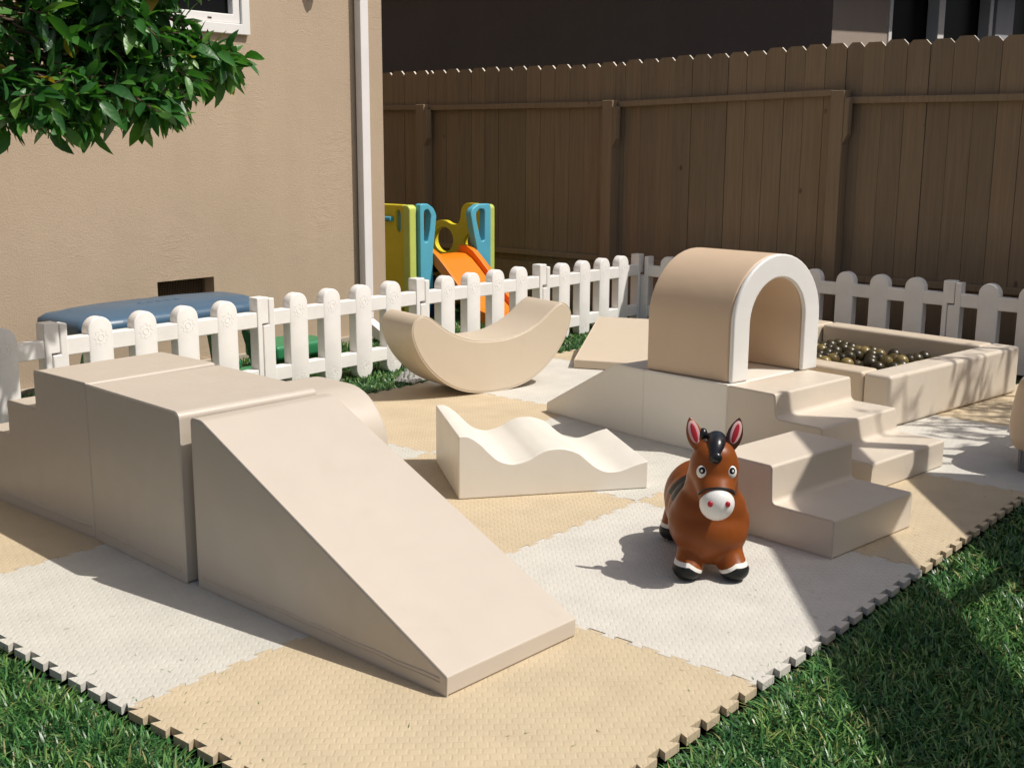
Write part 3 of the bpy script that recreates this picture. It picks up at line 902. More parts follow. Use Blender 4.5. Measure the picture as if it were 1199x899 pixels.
# ------------------------------------------------------------------ blue-lidded table behind the fence
t = empty('play_table', (1.95, 3.77, GZ), 0, 'blue-lidded children\'s table on green legs behind the white fence', 'table')
def ring_pts(hx, hy, z, cut=0.16, sag=0.0):
    P = round_poly([(-hx, -hy + 0.02), (-hx + cut * 1.2, -hy), (hx - cut * 1.2, -hy), (hx, -hy + 0.02), (hx, hy - 0.06), (hx - cut * 1.4, hy), (-hx + cut * 1.4, hy), (-hx, hy - 0.06)], 0.05, 5)
    return [Vector((a, b, z + sag * (a / hx) ** 2)) for a, b in P]
bm = bmesh.new()
lay = [ring_pts(0.525, 0.235, 0.405), ring_pts(0.535, 0.245, 0.428), ring_pts(0.53, 0.24, 0.458), ring_pts(0.505, 0.215, 0.478), ring_pts(0.47, 0.18, 0.482), ring_pts(0.44, 0.15, 0.496), ring_pts(0.20, 0.05, 0.500)]
vv = [[bm.verts.new(p) for p in l] for l in lay]
for a, b in zip(vv[:-1], vv[1:]):
    for k in range(len(a)): bm.faces.new((a[k], a[(k + 1) % len(a)], b[(k + 1) % len(a)], b[k]))
bm.faces.new(vv[-1]); bm.faces.new(list(reversed(vv[0])))
lid = build('lid', bm, M_BLUE, t, wn=False, angle=60)
bm = bmesh.new()
for k, x in enumerate((-0.10, -0.05, 0.0, 0.05, 0.10)): add_ell(bm, (x, -0.02, 0.5005), (0.020, 0.016, 0.004), 12, 6)
build('emblem', bm, M_BLUE, lid, wn=False)
bm = bmesh.new(); add_box(bm, -0.44, 0.44, -0.12, 0.12, 0.33, 0.404); build('basin', bm, M_NAVY, t, 0.03)
bm = bmesh.new(); add_box(bm, -0.47, 0.47, -0.03, 0.03, 0.10, 0.15); build('crossbar', bm, M_GREEN, t, 0.015)
for sx in (-1, 1):
    for sy in (-1, 1):
        bm = bmesh.new()
        add_poly(bm, [(sx * 0.44 - 0.04, sy * 0.15 - 0.04, 0.32), (sx * 0.44 + 0.04, sy * 0.15 - 0.04, 0.32), (sx * 0.53 + 0.055, sy * 0.19 - 0.04, 0), (sx * 0.53 - 0.055, sy * 0.19 - 0.04, 0)], (0, 1, 0), 0.08)
        build('leg', bm, M_GREEN, t, 0.012)
bm = bmesh.new(); add_box(bm, 0.70, 1.10, -0.02, 0.26, 0.10, 0.185); build('seat', bm, M_GREEN, t, 0.025)
bm = bmesh.new(); add_box(bm, 0.74, 1.06, 0.03, 0.21, 0.001, 0.099); build('seat_base', bm, M_GREEN, t, 0.02)
bm = bmesh.new(); add_box(bm, 0.40, 0.76, 0.09, 0.15, 0.02, 0.07); build('crossbar', bm, M_GREEN, t, 0.01)
for sx in (-1, 1):
    bm = bmesh.new(); add_box(bm, sx * 0.52 - 0.05, sx * 0.52 + 0.05, -0.26, 0.26, 0.001, 0.075); build('foot', bm, M_GREEN, t, 0.02)

# ------------------------------------------------------------------ slide toy
SX, SY = 4.61, 4.60
t = empty('toddler_slide', (SX, SY, GZ), 0, 'yellow, turquoise and orange plastic toddler slide beyond the white fence', 'slide')
z_ = -GZ
def hole_panel(outer, inner, n, wd, name, m, par=None, bev=0.010):
    bm = bmesh.new(); add_ring(bm, outer, inner, n, wd); return build(name, bm, m, par or t, bev, 2, angle=50)
def resample(pts, N, start=0.0):
    P = [Vector(p) for p in pts]; n = len(P)
    L = [(P[(i + 1) % n] - P[i]).length for i in range(n)]; T = sum(L)
    out = []
    for k in range(N):
        s = (start + k / N) % 1.0 * T; i = 0
        while s > L[i] and i < n - 1: s -= L[i]; i += 1
        out.append(P[i].lerp(P[(i + 1) % n], s / L[i]))
    return out
def match(outer, inner, N=40):
    """resample both loops by angle around the hole's centre"""
    c = sum((Vector(p) for p in inner), Vector((0, 0))) / len(inner)
    def cast(loop, a):
        d = Vector((math.cos(a), math.sin(a))); best = None
        n = len(loop)
        for i in range(n):
            p, q = Vector(loop[i]), Vector(loop[(i + 1) % n]); e = q - p
            den = d.x * e.y - d.y * e.x
            if abs(den) < 1e-12: continue
            w_ = p - c; s = (w_.x * e.y - w_.y * e.x) / den; k = (w_.x * d.y - w_.y * d.x) / den
            if s > 0 and -1e-9 <= k <= 1 + 1e-9 and (best is None or s > best): best = s
        return c + d * best
    return [cast(outer, 2 * PI * k / N) for k in range(N)], [cast(inner, 2 * PI * k / N) for k in range(N)]
TOP = 0.79 + z_
# left side panel (faces -x): yellow sheet with slot holes and a lime front edge
side = round_poly([(0.07, 0.0), (0.80, 0.0), (0.80, TOP), (0.07, TOP)], [0.02, 0.02, 0.06, 0.01])
slot = round_poly([(0.055 + 0.05, 0.60 + z_), (0.10 + 0.05, 0.60 + z_), (0.10 + 0.05, 0.75 + z_), (0.055 + 0.05, 0.75 + z_)], 0.022)
o_, i_ = match(side, slot, 60)
hole_panel([(-0.07, p.x, p.y) for p in o_], [(-0.07, p.x, p.y) for p in i_], (1, 0, 0), 0.05, 'side_panel', M_YEL)
bm = bmesh.new(); add_poly(bm, [(-0.045, p[0], p[1]) for p in slot], (1, 0, 0), 0.012); build('slot_insert', bm, M_TURQ, t, 0.003)
bm = bmesh.new(); add_tube(bm, [(-0.09, 0.17, 0.69 + z_), (-0.09, 0.55, 0.69 + z_)], 0.018, 10); build('hand_rail', bm, M_TURQ, t, wn=False)
e = round_poly([(0.0, 0.0), (0.068, 0.0), (0.068, TOP), (0.0, TOP)], [0.01, 0.01, 0.01, 0.05])
bm = bmesh.new(); add_poly(bm, [(-0.085, a, b) for a, b in e], (1, 0, 0), 0.0715); build('corner_post', bm, M_LIME, t, 0.015)
# turquoise front panels with teardrop holes
def front(outline, hole):
    o2 = round_poly([(a, b + z_) for a, b in outline], [0.01, 0.01, 0.03, 0.04, 0.05, 0.05, 0.05, 0.02], 4)
    h2 = round_poly([(a, b + z_) for a, b in hole], 0.018, 4)
    a, b = match(o2, h2, 56)
    hole_panel([(p.x, -0.03, p.y) for p in a], [(p.x, -0.03, p.y) for p in b], (0, 1, 0), 0.055, 'front_panel', M_TURQ, bev=0.012)
front([(-0.012, -z_), (0.118, -z_), (0.115, 0.44), (0.145, 0.64), (0.156, 0.715), (0.125, 0.765), (0.07, 0.797), (-0.012, 0.797)],
      [(0.028, 0.53), (0.062, 0.528), (0.085, 0.61), (0.098, 0.715), (0.073, 0.757), (0.03, 0.752)])
front([(0.738, -z_), (0.605, -z_), (0.588, 0.43), (0.549, 0.56), (0.513, 0.705), (0.535, 0.745), (0.598, 0.774), (0.738, 0.774)],
      [(0.668, 0.497), (0.628, 0.508), (0.580, 0.656), (0.575, 0.712), (0.612, 0.738), (0.668, 0.732)])
# right side panel: one sheet with a humped top and two round holes
op = catmull([(0.07, 0.0), (0.07, 0.40 + z_), (0.07, 0.72 + z_), (0.10, 0.762 + z_), (0.17, 0.768 + z_), (0.235, 0.762 + z_), (0.272, 0.72 + z_), (0.288, 0.64 + z_), (0.32, 0.606 + z_), (0.38, 0.607 + z_), (0.445, 0.629 + z_), (0.54, 0.617 + z_), (0.64, 0.56 + z_), (0.70, 0.46 + z_), (0.72, 0.25 + z_), (0.72, 0.0)], 4)
bm = bmesh.new(); add_poly(bm, [(0.742, a, max(0.0, b)) for a, b in op], (1, 0, 0), 0.045)
bmesh.ops.recalc_face_normals(bm, faces=bm.faces)
def cut(bm, holes):
    me = bpy.data.meshes.new('tmp'); bm.to_mesh(me); bm.free(); o = bpy.data.objects.new('tmp', me); COL.objects.link(o)
    cs = []
    for (cy, cz, ry, rz_) in holes:
        b2 = bmesh.new()
        add_poly(b2, [(0.70, cy + ry * math.cos(a), cz + rz_ * math.sin(a)) for a in [2 * PI * k / 40 for k in range(40)]], (1, 0, 0), 0.14)
        bmesh.ops.recalc_face_normals(b2, faces=b2.faces)
        m2 = bpy.data.meshes.new('tmpc'); b2.to_mesh(m2); b2.free(); c = bpy.data.objects.new('tmpc', m2); COL.objects.link(c); cs.append(c)
        md = o.modifiers.new('b', 'BOOLEAN'); md.operation = 'DIFFERENCE'; md.object = c; md.solver = 'EXACT'
    dg = bpy.context.evaluated_depsgraph_get(); me2 = bpy.data.meshes.new_from_object(o.evaluated_get(dg))
    for c in cs + [o]:
        d_ = c.data; bpy.data.objects.remove(c); bpy.data.meshes.remove(d_)
    b3 = bmesh.new(); b3.from_mesh(me2); bpy.data.meshes.remove(me2)
    return b3
build('side_panel', cut(bm, [(0.455, 0.483 + z_, 0.098, 0.096), (0.190, 0.476 + z_, 0.056, 0.062)]), M_YEL, t, 0.008, 2, bevel_angle=50)
e2 = round_poly([(0.0, 0.0), (0.068, 0.0), (0.068, TOP - 0.025), (0.0, TOP - 0.025)], [0.01, 0.01, 0.01, 0.05])
bm = bmesh.new(); add_poly(bm, [(0.7395, a, b) for a, b in e2], (1, 0, 0), 0.078); build('corner_post', bm, M_LIME, t, 0.015)
bm = bmesh.new(); add_box(bm, -0.015, 0.738, 0.06, 0.70, 0.30 + z_, 0.36 + z_); build('platform', bm, M_NAVY, t, 0.01)
bm = bmesh.new(); add_box(bm, 0.075, 0.16, -0.02, 0.05, 0.02, 0.33); build('leg', bm, M_NAVY, t, 0.01)
# chute
def chute_z(y): return 0.455 + z_ if y > 0.02 else max(0.045, 0.455 + z_ + (y - 0.02) * 0.93)
ys = [0.10, 0.02, -0.04, -0.12, -0.22, -0.32, -0.42, -0.46, -0.52]
zsn = [0.425, 0.420, 0.388, 0.320, 0.225, 0.130, 0.050, 0.030, 0.015]
def chute(x0, x1, lift, name, m, thick=0.03):
    bm = bmesh.new()
    a = [(0, y, z + z_ + lift) for y, z in zip(ys, zsn)]
    b = [(0, y + 0.012, max(0.002, z + z_ - thick)) for y, z in zip(ys, zsn)]
    add_poly(bm, [(x0, p[1], p[2]) for p in a] + [(x0, p[1], p[2]) for p in reversed(b)], (1, 0, 0), x1 - x0)
    return build(name, bm, m, t, 0.008, 2, bevel_angle=45)
chute(0.180, 0.520, 0.0, 'chute', M_ORANGE)
chute(0.125, 0.1795, 0.055, 'chute_rail', M_ORANGE); chute(0.5205, 0.575, 0.055, 'chute_rail', M_ORANGE)

# ------------------------------------------------------------------ brown toy horse
HO = Vector((1.535, 0.440, 0.0)); HA = R(218)
horse = empty('toy_horse', HO, HA, 'brown inflatable hopper horse with a white muzzle standing on the white foam tile', 'toy horse')
HZ = 0.006
def horse_body():
    bm = bmesh.new()
    E = lambda c, r, M=None: add_ell(bm, c, r, 24, 16, M)
    E((-0.055, 0, 0.148), (0.100, 0.119, 0.112)); E((-0.045, 0, 0.105), (0.080, 0.092, 0.068)); E((-0.16, 0, 0.105), (0.13, 0.088, 0.067)); E((-0.035, 0, 0.078), (0.066, 0.086, 0.050)); E((-0.03, 0, 0.13), (0.088, 0.111, 0.09)); E((-0.04, 0, 0.183), (0.082, 0.107, 0.10)); E((-0.12, 0, 0.155), (0.10, 0.114, 0.110)); E((-0.19, 0, 0.155), (0.11, 0.116, 0.108)); E((-0.26, 0, 0.162), (0.11, 0.112, 0.115))
    # neck
    for k in range(6):
        f = k / 5
        E((-0.045 + 0.04 * f, 0, 0.22 + 0.10 * f), (0.075 - 0.006 * f, 0.083 - 0.013 * f, 0.06))
    E((0.010, 0, 0.322 + HZ), (0.074, 0.071, 0.078)); E((0.018, 0, 0.350 + HZ), (0.060, 0.062, 0.055))
    for k in range(5):
        f = k / 4
        E((0.030 + 0.055 * f, 0, 0.302 + HZ - 0.054 * f), (0.052 - 0.008 * f, 0.061 - 0.012 * f, 0.052 - 0.008 * f))
    for sy in (-1, 1):
        for (fx, ly, top) in ((0.010, 0.066, 0.085), (-0.305, 0.074, 0.10)):
            for k in range(7):
                f = k / 6
                E((fx - 0.03 * (1 - f) + (0.012 * f if fx > -.1 else -0.012 * f), sy * (ly - 0.020 * (1 - f)), top - f * (top - 0.032)), (0.046 - 0.002 * f + 0.004 * (f > .9), 0.044 - 0.002 * f + 0.003 * (f > .9), 0.044 - 0.010 * f))
    me = bpy.data.meshes.new('tmp'); bm.to_mesh(me); bm.free()
    o = bpy.data.objects.new('tmp', me); COL.objects.link(o)
    md = o.modifiers.new('r', 'REMESH'); md.mode = 'VOXEL'; md.voxel_size = 0.0055
    sm = o.modifiers.new('s', 'SMOOTH'); sm.factor = 0.6; sm.iterations = 14
    dg = bpy.context.evaluated_depsgraph_get()
    me2 = bpy.data.meshes.new_from_object(o.evaluated_get(dg))
    bpy.data.objects.remove(o); bpy.data.meshes.remove(me)
    me2.name = 'body'
    co = np.empty(len(me2.vertices) * 3); me2.vertices.foreach_get('co', co); co = co.reshape(-1, 3)
    co[:, 2] = np.maximum(co[:, 2], 0.001 + 0.004 * (co[:, 2] < 0.0))
    me2.vertices.foreach_set('co', co.ravel())
    me2.polygons.foreach_set('use_smooth', [True] * len(me2.polygons))
    return me2
mh = mat('horse_rubber', (0.26, 0.074, 0.016), 0.40, 0.25); q = NT(mh); v = q.coord(); X, Y, Z = q.sep(v)
nz = q.noise(v, 7, 3)
brown = q.ramp(nz, [(0.3, (0.185, 0.046, 0.008)), (0.7, (0.255, 0.067, 0.011))])
wob = q.math('MULTIPLY', q.math('SUBTRACT', q.noise(v, 20, 2), 0.5), 0.006)
Zs = q.math('ADD', q.math('ADD', Z, q.math('MULTIPLY', wob, 0.4)), q.math('MULTIPLY', q.math('MAXIMUM', 0.0, q.math('SUBTRACT', 0.066, q.math('ABSOLUTE', Y))), 0.62))
white = q.math('MULTIPLY', q.math('LESS_THAN', Zs, 0.058), 1.0)
black = q.math('LESS_THAN', Zs, 0.047)
c1 = q.mix(white, brown, (0.74, 0.70, 0.64)); c2 = q.mix(black, c1, (0.012, 0.013, 0.013))
# black saddle over the back and mane down the nape
sx = q.math('MULTIPLY', q.math('GREATER_THAN', X, -0.185), q.math('LESS_THAN', X, -0.085))
saddle = q.math('MULTIPLY', sx, q.math('GREATER_THAN', q.math('ADD', Z, wob), 0.195))
c3 = q.mix(saddle, c2, (0.010, 0.010, 0.011))
q.color(c3); q.normal(q.bump(q.noise(v, 35, 2), 0.004, 0.10))
mb = horse_body(); mb.materials.append(mh); link('body', mb, None, horse)
M_HB = mat('toy_black', (0.012, 0.013, 0.016), 0.28, 0.5); M_HW = mat('toy_white', (0.78, 0.76, 0.72), 0.35, 0.45)
M_HPU = mat('toy_pupil', (0.006, 0.006, 0.007), 0.55, 0.2); M_HR = mat('toy_red', (0.42, 0.015, 0.03), 0.4); M_HP = mat('toy_pink', (0.70, 0.42, 0.40), 0.45)
# muzzle with nostrils
bm = bmesh.new(); add_ell(bm, (0.090, 0, 0.240 + HZ), (0.043, 0.0485, 0.050), 32, 20, Matrix.Rotation(R(24), 4, 'Y'))
mz = build('muzzle', bm, M_HW, horse, wn=False)
bm = bmesh.new(); add_tube(bm, [(0.085 + 0.030 * math.sin(a) * 1.0 - 0.004, 0.0505 * math.cos(a), 0.264 + HZ + 0.030 * math.sin(a) * 0.9) for a in [PI * k / 16 for k in range(17)]], 0.0028, 8)
build('bridle', bm, M_HB, horse, wn=False)
for sy in (-1, 1):
    bm = bmesh.new(); add_ell(bm, (0.1285, sy * 0.0235, 0.250 + HZ), (0.005, 0.0080, 0.0088), 14, 10); build('nostril', bm, M_HR, mz, wn=False)
# eyes
for sy in (-1, 1):
    bm = bmesh.new()
    Me = Matrix.Rotation(R(sy * 24), 4, 'Z') @ Matrix.Rotation(R(-8), 4, 'Y')
    add_ell(bm, (0.0640, sy * 0.0395, 0.3235 + HZ), (0.011, 0.0172, 0.0195), 24, 14, Me)
    eye = build('eye', bm, M_HW, horse, wn=False)
    c = Vector((0.0640, sy * 0.0395, 0.3235 + HZ)); d_ = Me.to_3x3() @ Vector((1, 0, 0)); u_l = Me.to_3x3() @ Vector((0, 1, 0)); u_z = Me.to_3x3() @ Vector((0, 0, 1))
    bm = bmesh.new(); add_ell(bm, c + d_ * 0.0078 + u_z * 0.0035 - u_l * sy * 0.001, (0.0042, 0.0095, 0.0110), 20, 12, Me); build('pupil', bm, M_HPU, eye, wn=False)
    bm = bmesh.new(); add_ell(bm, c + d_ * 0.0108 + u_z * 0.0038 - u_l * sy * 0.001, (0.0022, 0.0036, 0.0042), 14, 8, Me); build('highlight', bm, M_HW, eye, wn=False)
    bm = bmesh.new()
    for k in range(4):
        a = R(55 + 22 * k); p0 = c + d_ * 0.0035 + u_l * (sy * 0.016 * math.cos(a)) * -1 + u_z * 0.019 * math.sin(a)
        add_tube(bm, [p0, p0 + u_l * (-sy * 0.007 * math.cos(a)) + u_z * 0.009 * math.sin(a) - d_ * 0.004], [0.0009, 0.0004], 5)
    build('eyelash', bm, M_HB, eye, wn=False)
# ears: leaf-shaped shells
for sy in (-1, 1):
    bm = bmesh.new()
    Mx = Matrix.Translation((0.0, sy * 0.044, 0.372 + HZ)) @ Matrix.Rotation(R(-sy * 17), 4, 'X') @ Matrix.Rotation(R(-6), 4, 'Y')
    n = 14
    rows = []
    for k in range(n + 1):
        f = k / n
        wdt = 0.0215 * (math.sin(PI * min(1, f * 0.86 + 0.14)) ** 0.75) + 0.0012
        row = []
        for s in range(16):
            a = 2 * PI * s / 16
            row.append(bm.verts.new(Mx @ Vector((0.010 * math.sin(a) * (1.0 - 0.5 * f) * (0.55 if math.sin(a) > 0 else 1) - 0.008 * f * f, wdt * math.cos(a), 0.092 * f))))
        rows.append(row)
    for A, B in zip(rows[:-1], rows[1:]):
        for s in range(16): bm.faces.new((A[s], A[(s + 1) % 16], B[(s + 1) % 16], B[s]))
    bm.faces.new(rows[-1]); bm.faces.new(list(reversed(rows[0])))
    ear = build('ear', bm, mat('ear_brown', (0.25, 0.07, 0.015), 0.36) if sy < 0 else mat('ear_dark', (0.06, 0.022, 0.012), 0.36), horse, wn=False)
    for nm, m_, sc, dz, dx in (('inner_ear', M_HP, 0.70, 0.048, 0.0042), ('ear_stripe', M_HR, 0.36, 0.046, 0.0058)):
        bm = bmesh.new()
        add_ell(bm, (0, 0, 0), (0.0022, 0.0215 * sc, 0.045 * (0.75 if nm == 'inner_ear' else 0.62)), 20, 14)
        for v3 in bm.verts: v3.co = Mx @ (v3.co + Vector((dx - 0.0075 * (max(0, v3.co.z + dz) / 0.092) ** 2, 0, dz + 0.002)))
        build(nm, bm, m_, ear, wn=False)
# forelock and tuft
bm = bmesh.new()
pts = catmull([(0.010, 0.004, 0.404 + HZ), (0.045, 0.0, 0.397 + HZ), (0.066, -0.006, 0.375 + HZ), (0.078, -0.012, 0.352 + HZ)], 5, False)
add_tube(bm, [(p[0] - 0.010, p[1], p[2] - 0.006) for p in pts], [0.022 * (1 - k / (len(pts) - 1)) ** 0.45 + 0.007 for k in range(len(pts))], 18)
add_ell(bm, (0.004, 0.004, 0.399 + HZ), (0.026, 0.028, 0.022), 18, 12)
add_ell(bm, (0.074, -0.004, 0.366 + HZ), (0.012, 0.016, 0.016), 14, 10)
build('mane', bm, M_HB, horse, wn=False)
bm = bmesh.new(); add_ell(bm, (-0.012, -0.032, 0.414 + HZ), (0.016, 0.013, 0.016), 14, 10); add_ell(bm, (-0.05, -0.012, 0.372 + HZ), (0.03, 0.016, 0.035), 14, 10); add_ell(bm, (-0.09, 0, 0.31), (0.03, 0.016, 0.05), 14, 10)
build('mane_tuft', bm, M_HB, horse, wn=False)
bm = bmesh.new(); add_tube(bm, catmull([(-0.355, 0, 0.215), (-0.395, 0, 0.205), (-0.415, 0, 0.165), (-0.42, 0, 0.12)], 4, False), [0.012] * 3 + [0.016] * 5 + [0.014, 0.012, 0.009, 0.007, 0.004], 10)
build('tail', bm, M_HB, horse, wn=False)

# ------------------------------------------------------------------ stool at the right edge
t = empty('padded_stool', (3.415, 0.005, 0), R(14), 'tan padded stool on a ribbed grey leg at the right edge of the photo', 'stool')
bm = bmesh.new()
prof = [(0.0, 0.078), (0.155, 0.078), (0.178, 0.095), (0.190, 0.14), (0.186, 0.22), (0.172, 0.31), (0.155, 0.345), (0.11, 0.36), (0.0, 0.365)]
prof = catmull(prof, 4, False)
NS = 40; rows = []
for r0, z0 in prof[1:-1]:
    rows.append([bm.verts.new((r0 * math.cos(2 * PI * k / NS), r0 * math.sin(2 * PI * k / NS), z0)) for k in range(NS)])
for A, B in zip(rows[:-1], rows[1:]):
    for k in range(NS): bm.faces.new((A[k], A[(k + 1) % NS], B[(k + 1) % NS], B[k]))
bm.faces.new(rows[-1]); bm.faces.new(list(reversed(rows[0])))
build('seat', bm, M_TAN, t, wn=False)
M_LEGG = mat('ribbed_grey_plastic', (0.22, 0.20, 0.20), 0.35)
for a in (39, 129, 219, 309):
    bm = bmesh.new()
    c = Vector((0.160 * math.cos(R(a + 90 - 90)), 0.160 * math.sin(R(a)), 0))
    ring0, ring1 = [], []
    for k in range(32):
        rr = 0.020 + 0.002 * (1 if k % 4 < 2 else -1); q_ = 2 * PI * k / 32
        ring0.append(bm.verts.new(c + Vector((rr * 0.85 * math.cos(q_), rr * 0.85 * math.sin(q_), 0.001)))); ring1.append(bm.verts.new(c + Vector((rr * math.cos(q_), rr * math.sin(q_), 0.084))))
    for k in range(32): bm.faces.new((ring0[k], ring0[(k + 1) % 32], ring1[(k + 1) % 32], ring1[k]))
    bm.faces.new(list(reversed(ring0))); bm.faces.new(ring1)
    build('leg', bm, M_LEGG, t, wn=False)

# ------------------------------------------------------------------ crumpled plastic bag under the rocker's left end
rc = random.Random(4)
bm = bmesh.new()
NU, NV = 22, 14
g_ = [[bm.verts.new((0.20 * (i / (NU - 1) - .5) + rc.uniform(-.006, .006), 0.13 * (j / (NV - 1) - .5) + rc.uniform(-.006, .006),
       0.006 + 0.062 * max(0, math.sin(PI * i / (NU - 1))) ** .7 * max(0, math.sin(PI * j / (NV - 1))) ** .7 * (0.6 + 0.8 * rc.random()))) for j in range(NV)] for i in range(NU)]
for i in range(NU - 1):
    for j in range(NV - 1): bm.faces.new((g_[i][j], g_[i + 1][j], g_[i + 1][j + 1], g_[i][j + 1]))
mbag = mat('clear_plastic_film', (0.75, 0.74, 0.72), 0.18, 0.6)
mbag.node_tree.nodes['Principled BSDF'].inputs['Transmission Weight'].default_value = 0.45
o = build('plastic_bag', bm, mbag, None, wn=False, angle=25)
o.location = (3.02, 3.085, 0.0); o.rotation_euler = (0, 0, R(10))
tag(o, 'crumpled clear plastic bag on the grass under the left end of the rocker', 'plastic bag')

# ------------------------------------------------------------------ citrus tree hanging in from the left
tree = empty('citrus_tree', (-0.45, 2.95, GZ), 0, 'dark green citrus tree whose crown hangs in at the upper left', 'tree')
TB = Vector((-0.45, 2.95, GZ))
bm = bmesh.new()
add_tube(bm, [TB + Vector(p) for p in ((0, 0, 0), (0.03, -0.02, 0.45), (0.12, -0.05, 0.9), (0.30, -0.12, 1.25), (0.55, -0.2, 1.6))], [0.075, 0.065, 0.055, 0.045, 0.03], 12)
add_tube(bm, [TB + Vector(p) for p in ((0.10, -0.05, 0.85), (-0.1, 0.05, 1.25), (-0.25, 0.1, 1.7))], [0.04, 0.032, 0.02], 10)
rt_ = random.Random(21)
# crown lobes (centre, radii): world positions over the yard's left corner
SH = Vector((0.06, -0.02, -0.085))
LOBES = [((0.55, 2.62, 1.72), (0.58, 0.40, 0.40), 1000), ((1.00, 2.52, 1.66), (0.32, 0.28, 0.26), 560), ((0.20, 2.75, 1.75), (0.5, 0.42, 0.45), 620),
         ((1.35, 2.46, 1.50), (0.20, 0.14, 0.08), 170), ((1.14, 2.44, 1.45), (0.20, 0.16, 0.12), 210), ((0.95, 2.42, 1.345), (0.26, 0.18, 0.12), 330), ((0.68, 2.44, 1.35), (0.30, 0.20, 0.13), 360), ((0.36, 2.54, 1.36), (0.20, 0.2, 0.15), 200),
         ((0.50, 2.70, 2.18), (0.60, 0.45, 0.40), 420), ((-0.2, 2.9, 1.95), (0.5, 0.5, 0.5), 260), ((1.48, 2.50, 2.04), (0.30, 0.20, 0.15), 250)]
SH = Vector((0.0, 0.0, 0.0))
leafs = []
def leaf(bmv, p, d, nrm, L, Wd, curl):
    d = d.normalized(); s = d.cross(nrm).normalized(); nn = s.cross(d).normalized()
    prof = ((0.0, 0.06), (0.18, 0.62), (0.42, 1.0), (0.66, 0.86), (0.86, 0.42), (1.0, 0.0))
    base = len(bmv[0])
    for f, wk in prof[:-1]:
        c = p + d * (L * f) - nn * (curl * L * f * f)
        for q_ in (-1, 0, 1):
            bmv[0].append(c + s * (q_ * Wd * 0.5 * wk) + nn * (abs(q_) * 0.16 * Wd * wk))
    bmv[0].append(p + d * L - nn * (curl * L))
    for k in range(4):
        a = base + 3 * k
        bmv[1].append((a, a + 1, a + 4, a + 3)); bmv[1].append((a + 1, a + 2, a + 5, a + 4))
    a = base + 12; tip = base + 15
    bmv[1].append((a, a + 1, tip)); bmv[1].append((a + 1, a + 2, tip))
LV = ([], [])
hub = TB + Vector((0.55, -0.2, 1.6))
for c, r, cnt in LOBES:
    c = Vector(c) + SH
    for k in range(int(cnt * 1.45) // 7):
        # a twig end inside the lobe, biased to the shell, with a whorl of leaves
        while True:
            v = Vector((rt_.uniform(-1, 1), rt_.uniform(-1, 1), rt_.uniform(-1, 1)))
            if 0.02 < v.length < 1: break
        v = v.normalized() * (v.length ** 0.45)
        p = c + Vector((v.x * r[0], v.y * r[1], v.z * r[2]))
        out = (Vector((v.x / r[0], v.y / r[1], v.z / r[2] * 0.6)).normalized() + Vector((rt_.uniform(-.6, .6), rt_.uniform(-.6, .6), rt_.uniform(-.5, .3)))).normalized()
        tl = rt_.uniform(0.07, 0.16)
        add_tube(bm, [p - out * tl, p], [0.0046, 0.0020], 5, caps=False)
        if k % 6 == 0:
            add_tube(bm, catmull([tuple(hub), tuple(hub.lerp(p, 0.5) + Vector((0, 0, 0.06))), tuple(p - out * tl)], 3, False), [0.012, 0.010, 0.009, 0.007, 0.006, 0.004, 0.003], 6, caps=False)
        nl = rt_.randint(6, 10)
        for q_ in range(nl):
            f = q_ / nl
            a = q_ * 2.4 + rt_.uniform(-.4, .4)
            side_ = out.orthogonal().normalized(); side2 = out.cross(side_)
            d_ = (out * (0.35 + 0.55 * f) + (side_ * math.cos(a) + side2 * math.sin(a)) * 0.9 + Vector((rt_.uniform(-.4, .4), rt_.uniform(-.4, .4), rt_.uniform(-0.75, 0.15)))).normalized()
            nr = (Vector((0, 0, 1)) + Vector((rt_.uniform(-1.1, 1.1), rt_.uniform(-1.1, 1.1), 0))).normalized()
            L_ = rt_.uniform(0.04, 0.118)
            leaf(LV, p - out * tl * (1 - f), d_, nr, L_, L_ * rt_.uniform(0.30, 0.46), rt_.uniform(0.05, 0.35))
for v in bm.verts: v.co -= TB
build('trunk', bm, M_BARK, tree, wn=False, angle=60)
me = bpy.data.meshes.new('crown')
me.from_pydata([tuple(p - TB) for p in LV[0]], [], LV[1]); me.polygons.foreach_set('use_smooth', [True] * len(me.polygons))
link('crown', me, M_LEAF, tree)

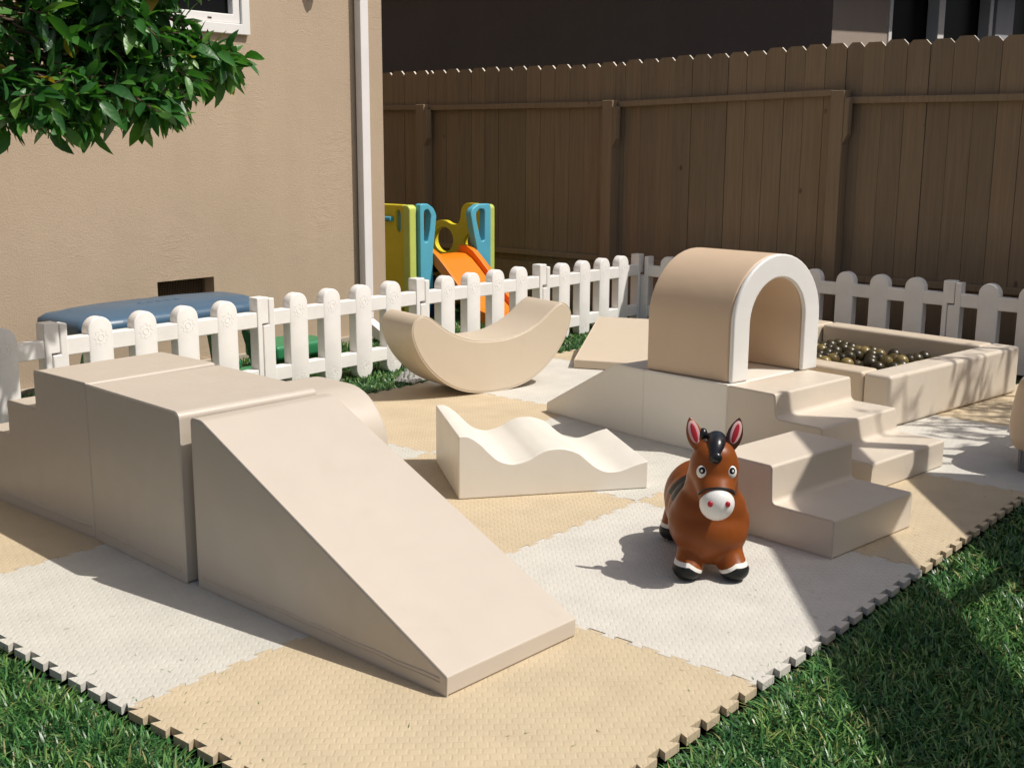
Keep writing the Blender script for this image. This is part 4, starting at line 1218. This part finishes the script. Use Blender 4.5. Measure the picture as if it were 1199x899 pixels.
# ------------------------------------------------------------------ unseen things added out of frame to shade the yard
# unseen slatted screen, shaped to cast the shadow bands on the right
dS = Vector((0.79, 0.62, 0)).normalized(); HT = 2.3
base = Vector((2.67 + 0.33 * HT, 1.03 - 0.60 * HT, 0))
scr = empty('shadow_screen', (base.x, base.y, GZ), math.atan2(-dS.y, -dS.x), 'unseen slatted timber screen added right of the mat to cast shadow bands', 'screen')
def sbox(name, s0, s1, z0, z1, y0=-0.02, y1=0.02):
    bm = bmesh.new(); add_box(bm, s0, s1, y0, y1, z0 - GZ, z1 - GZ); return build(name, bm, M_TIMBER, scr, 0.004, 1, smooth=False)
LEN = 4.2
sbox('board', 0, LEN, HT - 0.56, HT); sbox('board', 0, LEN, 0.45, HT - 0.96)
for s in (0.05, 2.6, LEN - 0.05): sbox('post', s - 0.04, s + 0.04, GZ, HT - 0.02, 0.0225, 0.10)
bm = bmesh.new()
add_poly(bm, [(1.00, 0.0225, HT - 0.95 - GZ), (1.07, 0.0225, HT - 0.95 - GZ), (1.45, 0.0225, HT - 0.50 - GZ), (1.38, 0.0225, HT - 0.50 - GZ)], (0, 1, 0), 0.03)
build('brace', bm, M_TIMBER, scr, 0.003, 1, smooth=False)
# unseen canes added to streak the ball pit wall with shadow
cl = empty('shadow_canes', (5.0, -1.35, GZ), 0, 'unseen clump of bamboo canes added to cast streaked shadow on the ball pit', 'bamboo')
rbm = random.Random(3)
bm = bmesh.new(); LV2 = ([], [])
for k in range(17):
    x, y = rbm.uniform(-0.62, 0.62), rbm.uniform(-0.35, 0.35)
    hgt_ = rbm.uniform(2.6, 4.2); lx, ly = rbm.uniform(-.22, .22), rbm.uniform(-.22, .22)
    add_tube(bm, [(x + lx * f * f, y + ly * f * f, hgt_ * f) for f in (0, .25, .5, .75, 1)], [0.024, 0.022, 0.02, 0.016, 0.006], 8)
    for q_ in range(16):
        f = rbm.uniform(0.62, 1.0); p = Vector((x + lx * f * f, y + ly * f * f, hgt_ * f))
        a = rbm.uniform(0, 2 * PI)
        for m_ in range(3):
            leaf(LV2, p + Vector((0.06 * m_ * math.cos(a), 0.06 * m_ * math.sin(a), 0)), Vector((math.cos(a + m_), math.sin(a + m_), -0.5)), Vector((0, 0, 1)), 0.14, 0.022, 0.3)
build('stem', bm, mat('cane_green', (0.12, 0.16, 0.05), 0.5), cl, wn=False)
me = bpy.data.meshes.new('foliage'); me.from_pydata([tuple(p) for p in LV2[0]], [], LV2[1])
link('foliage', me, M_LEAF, cl)
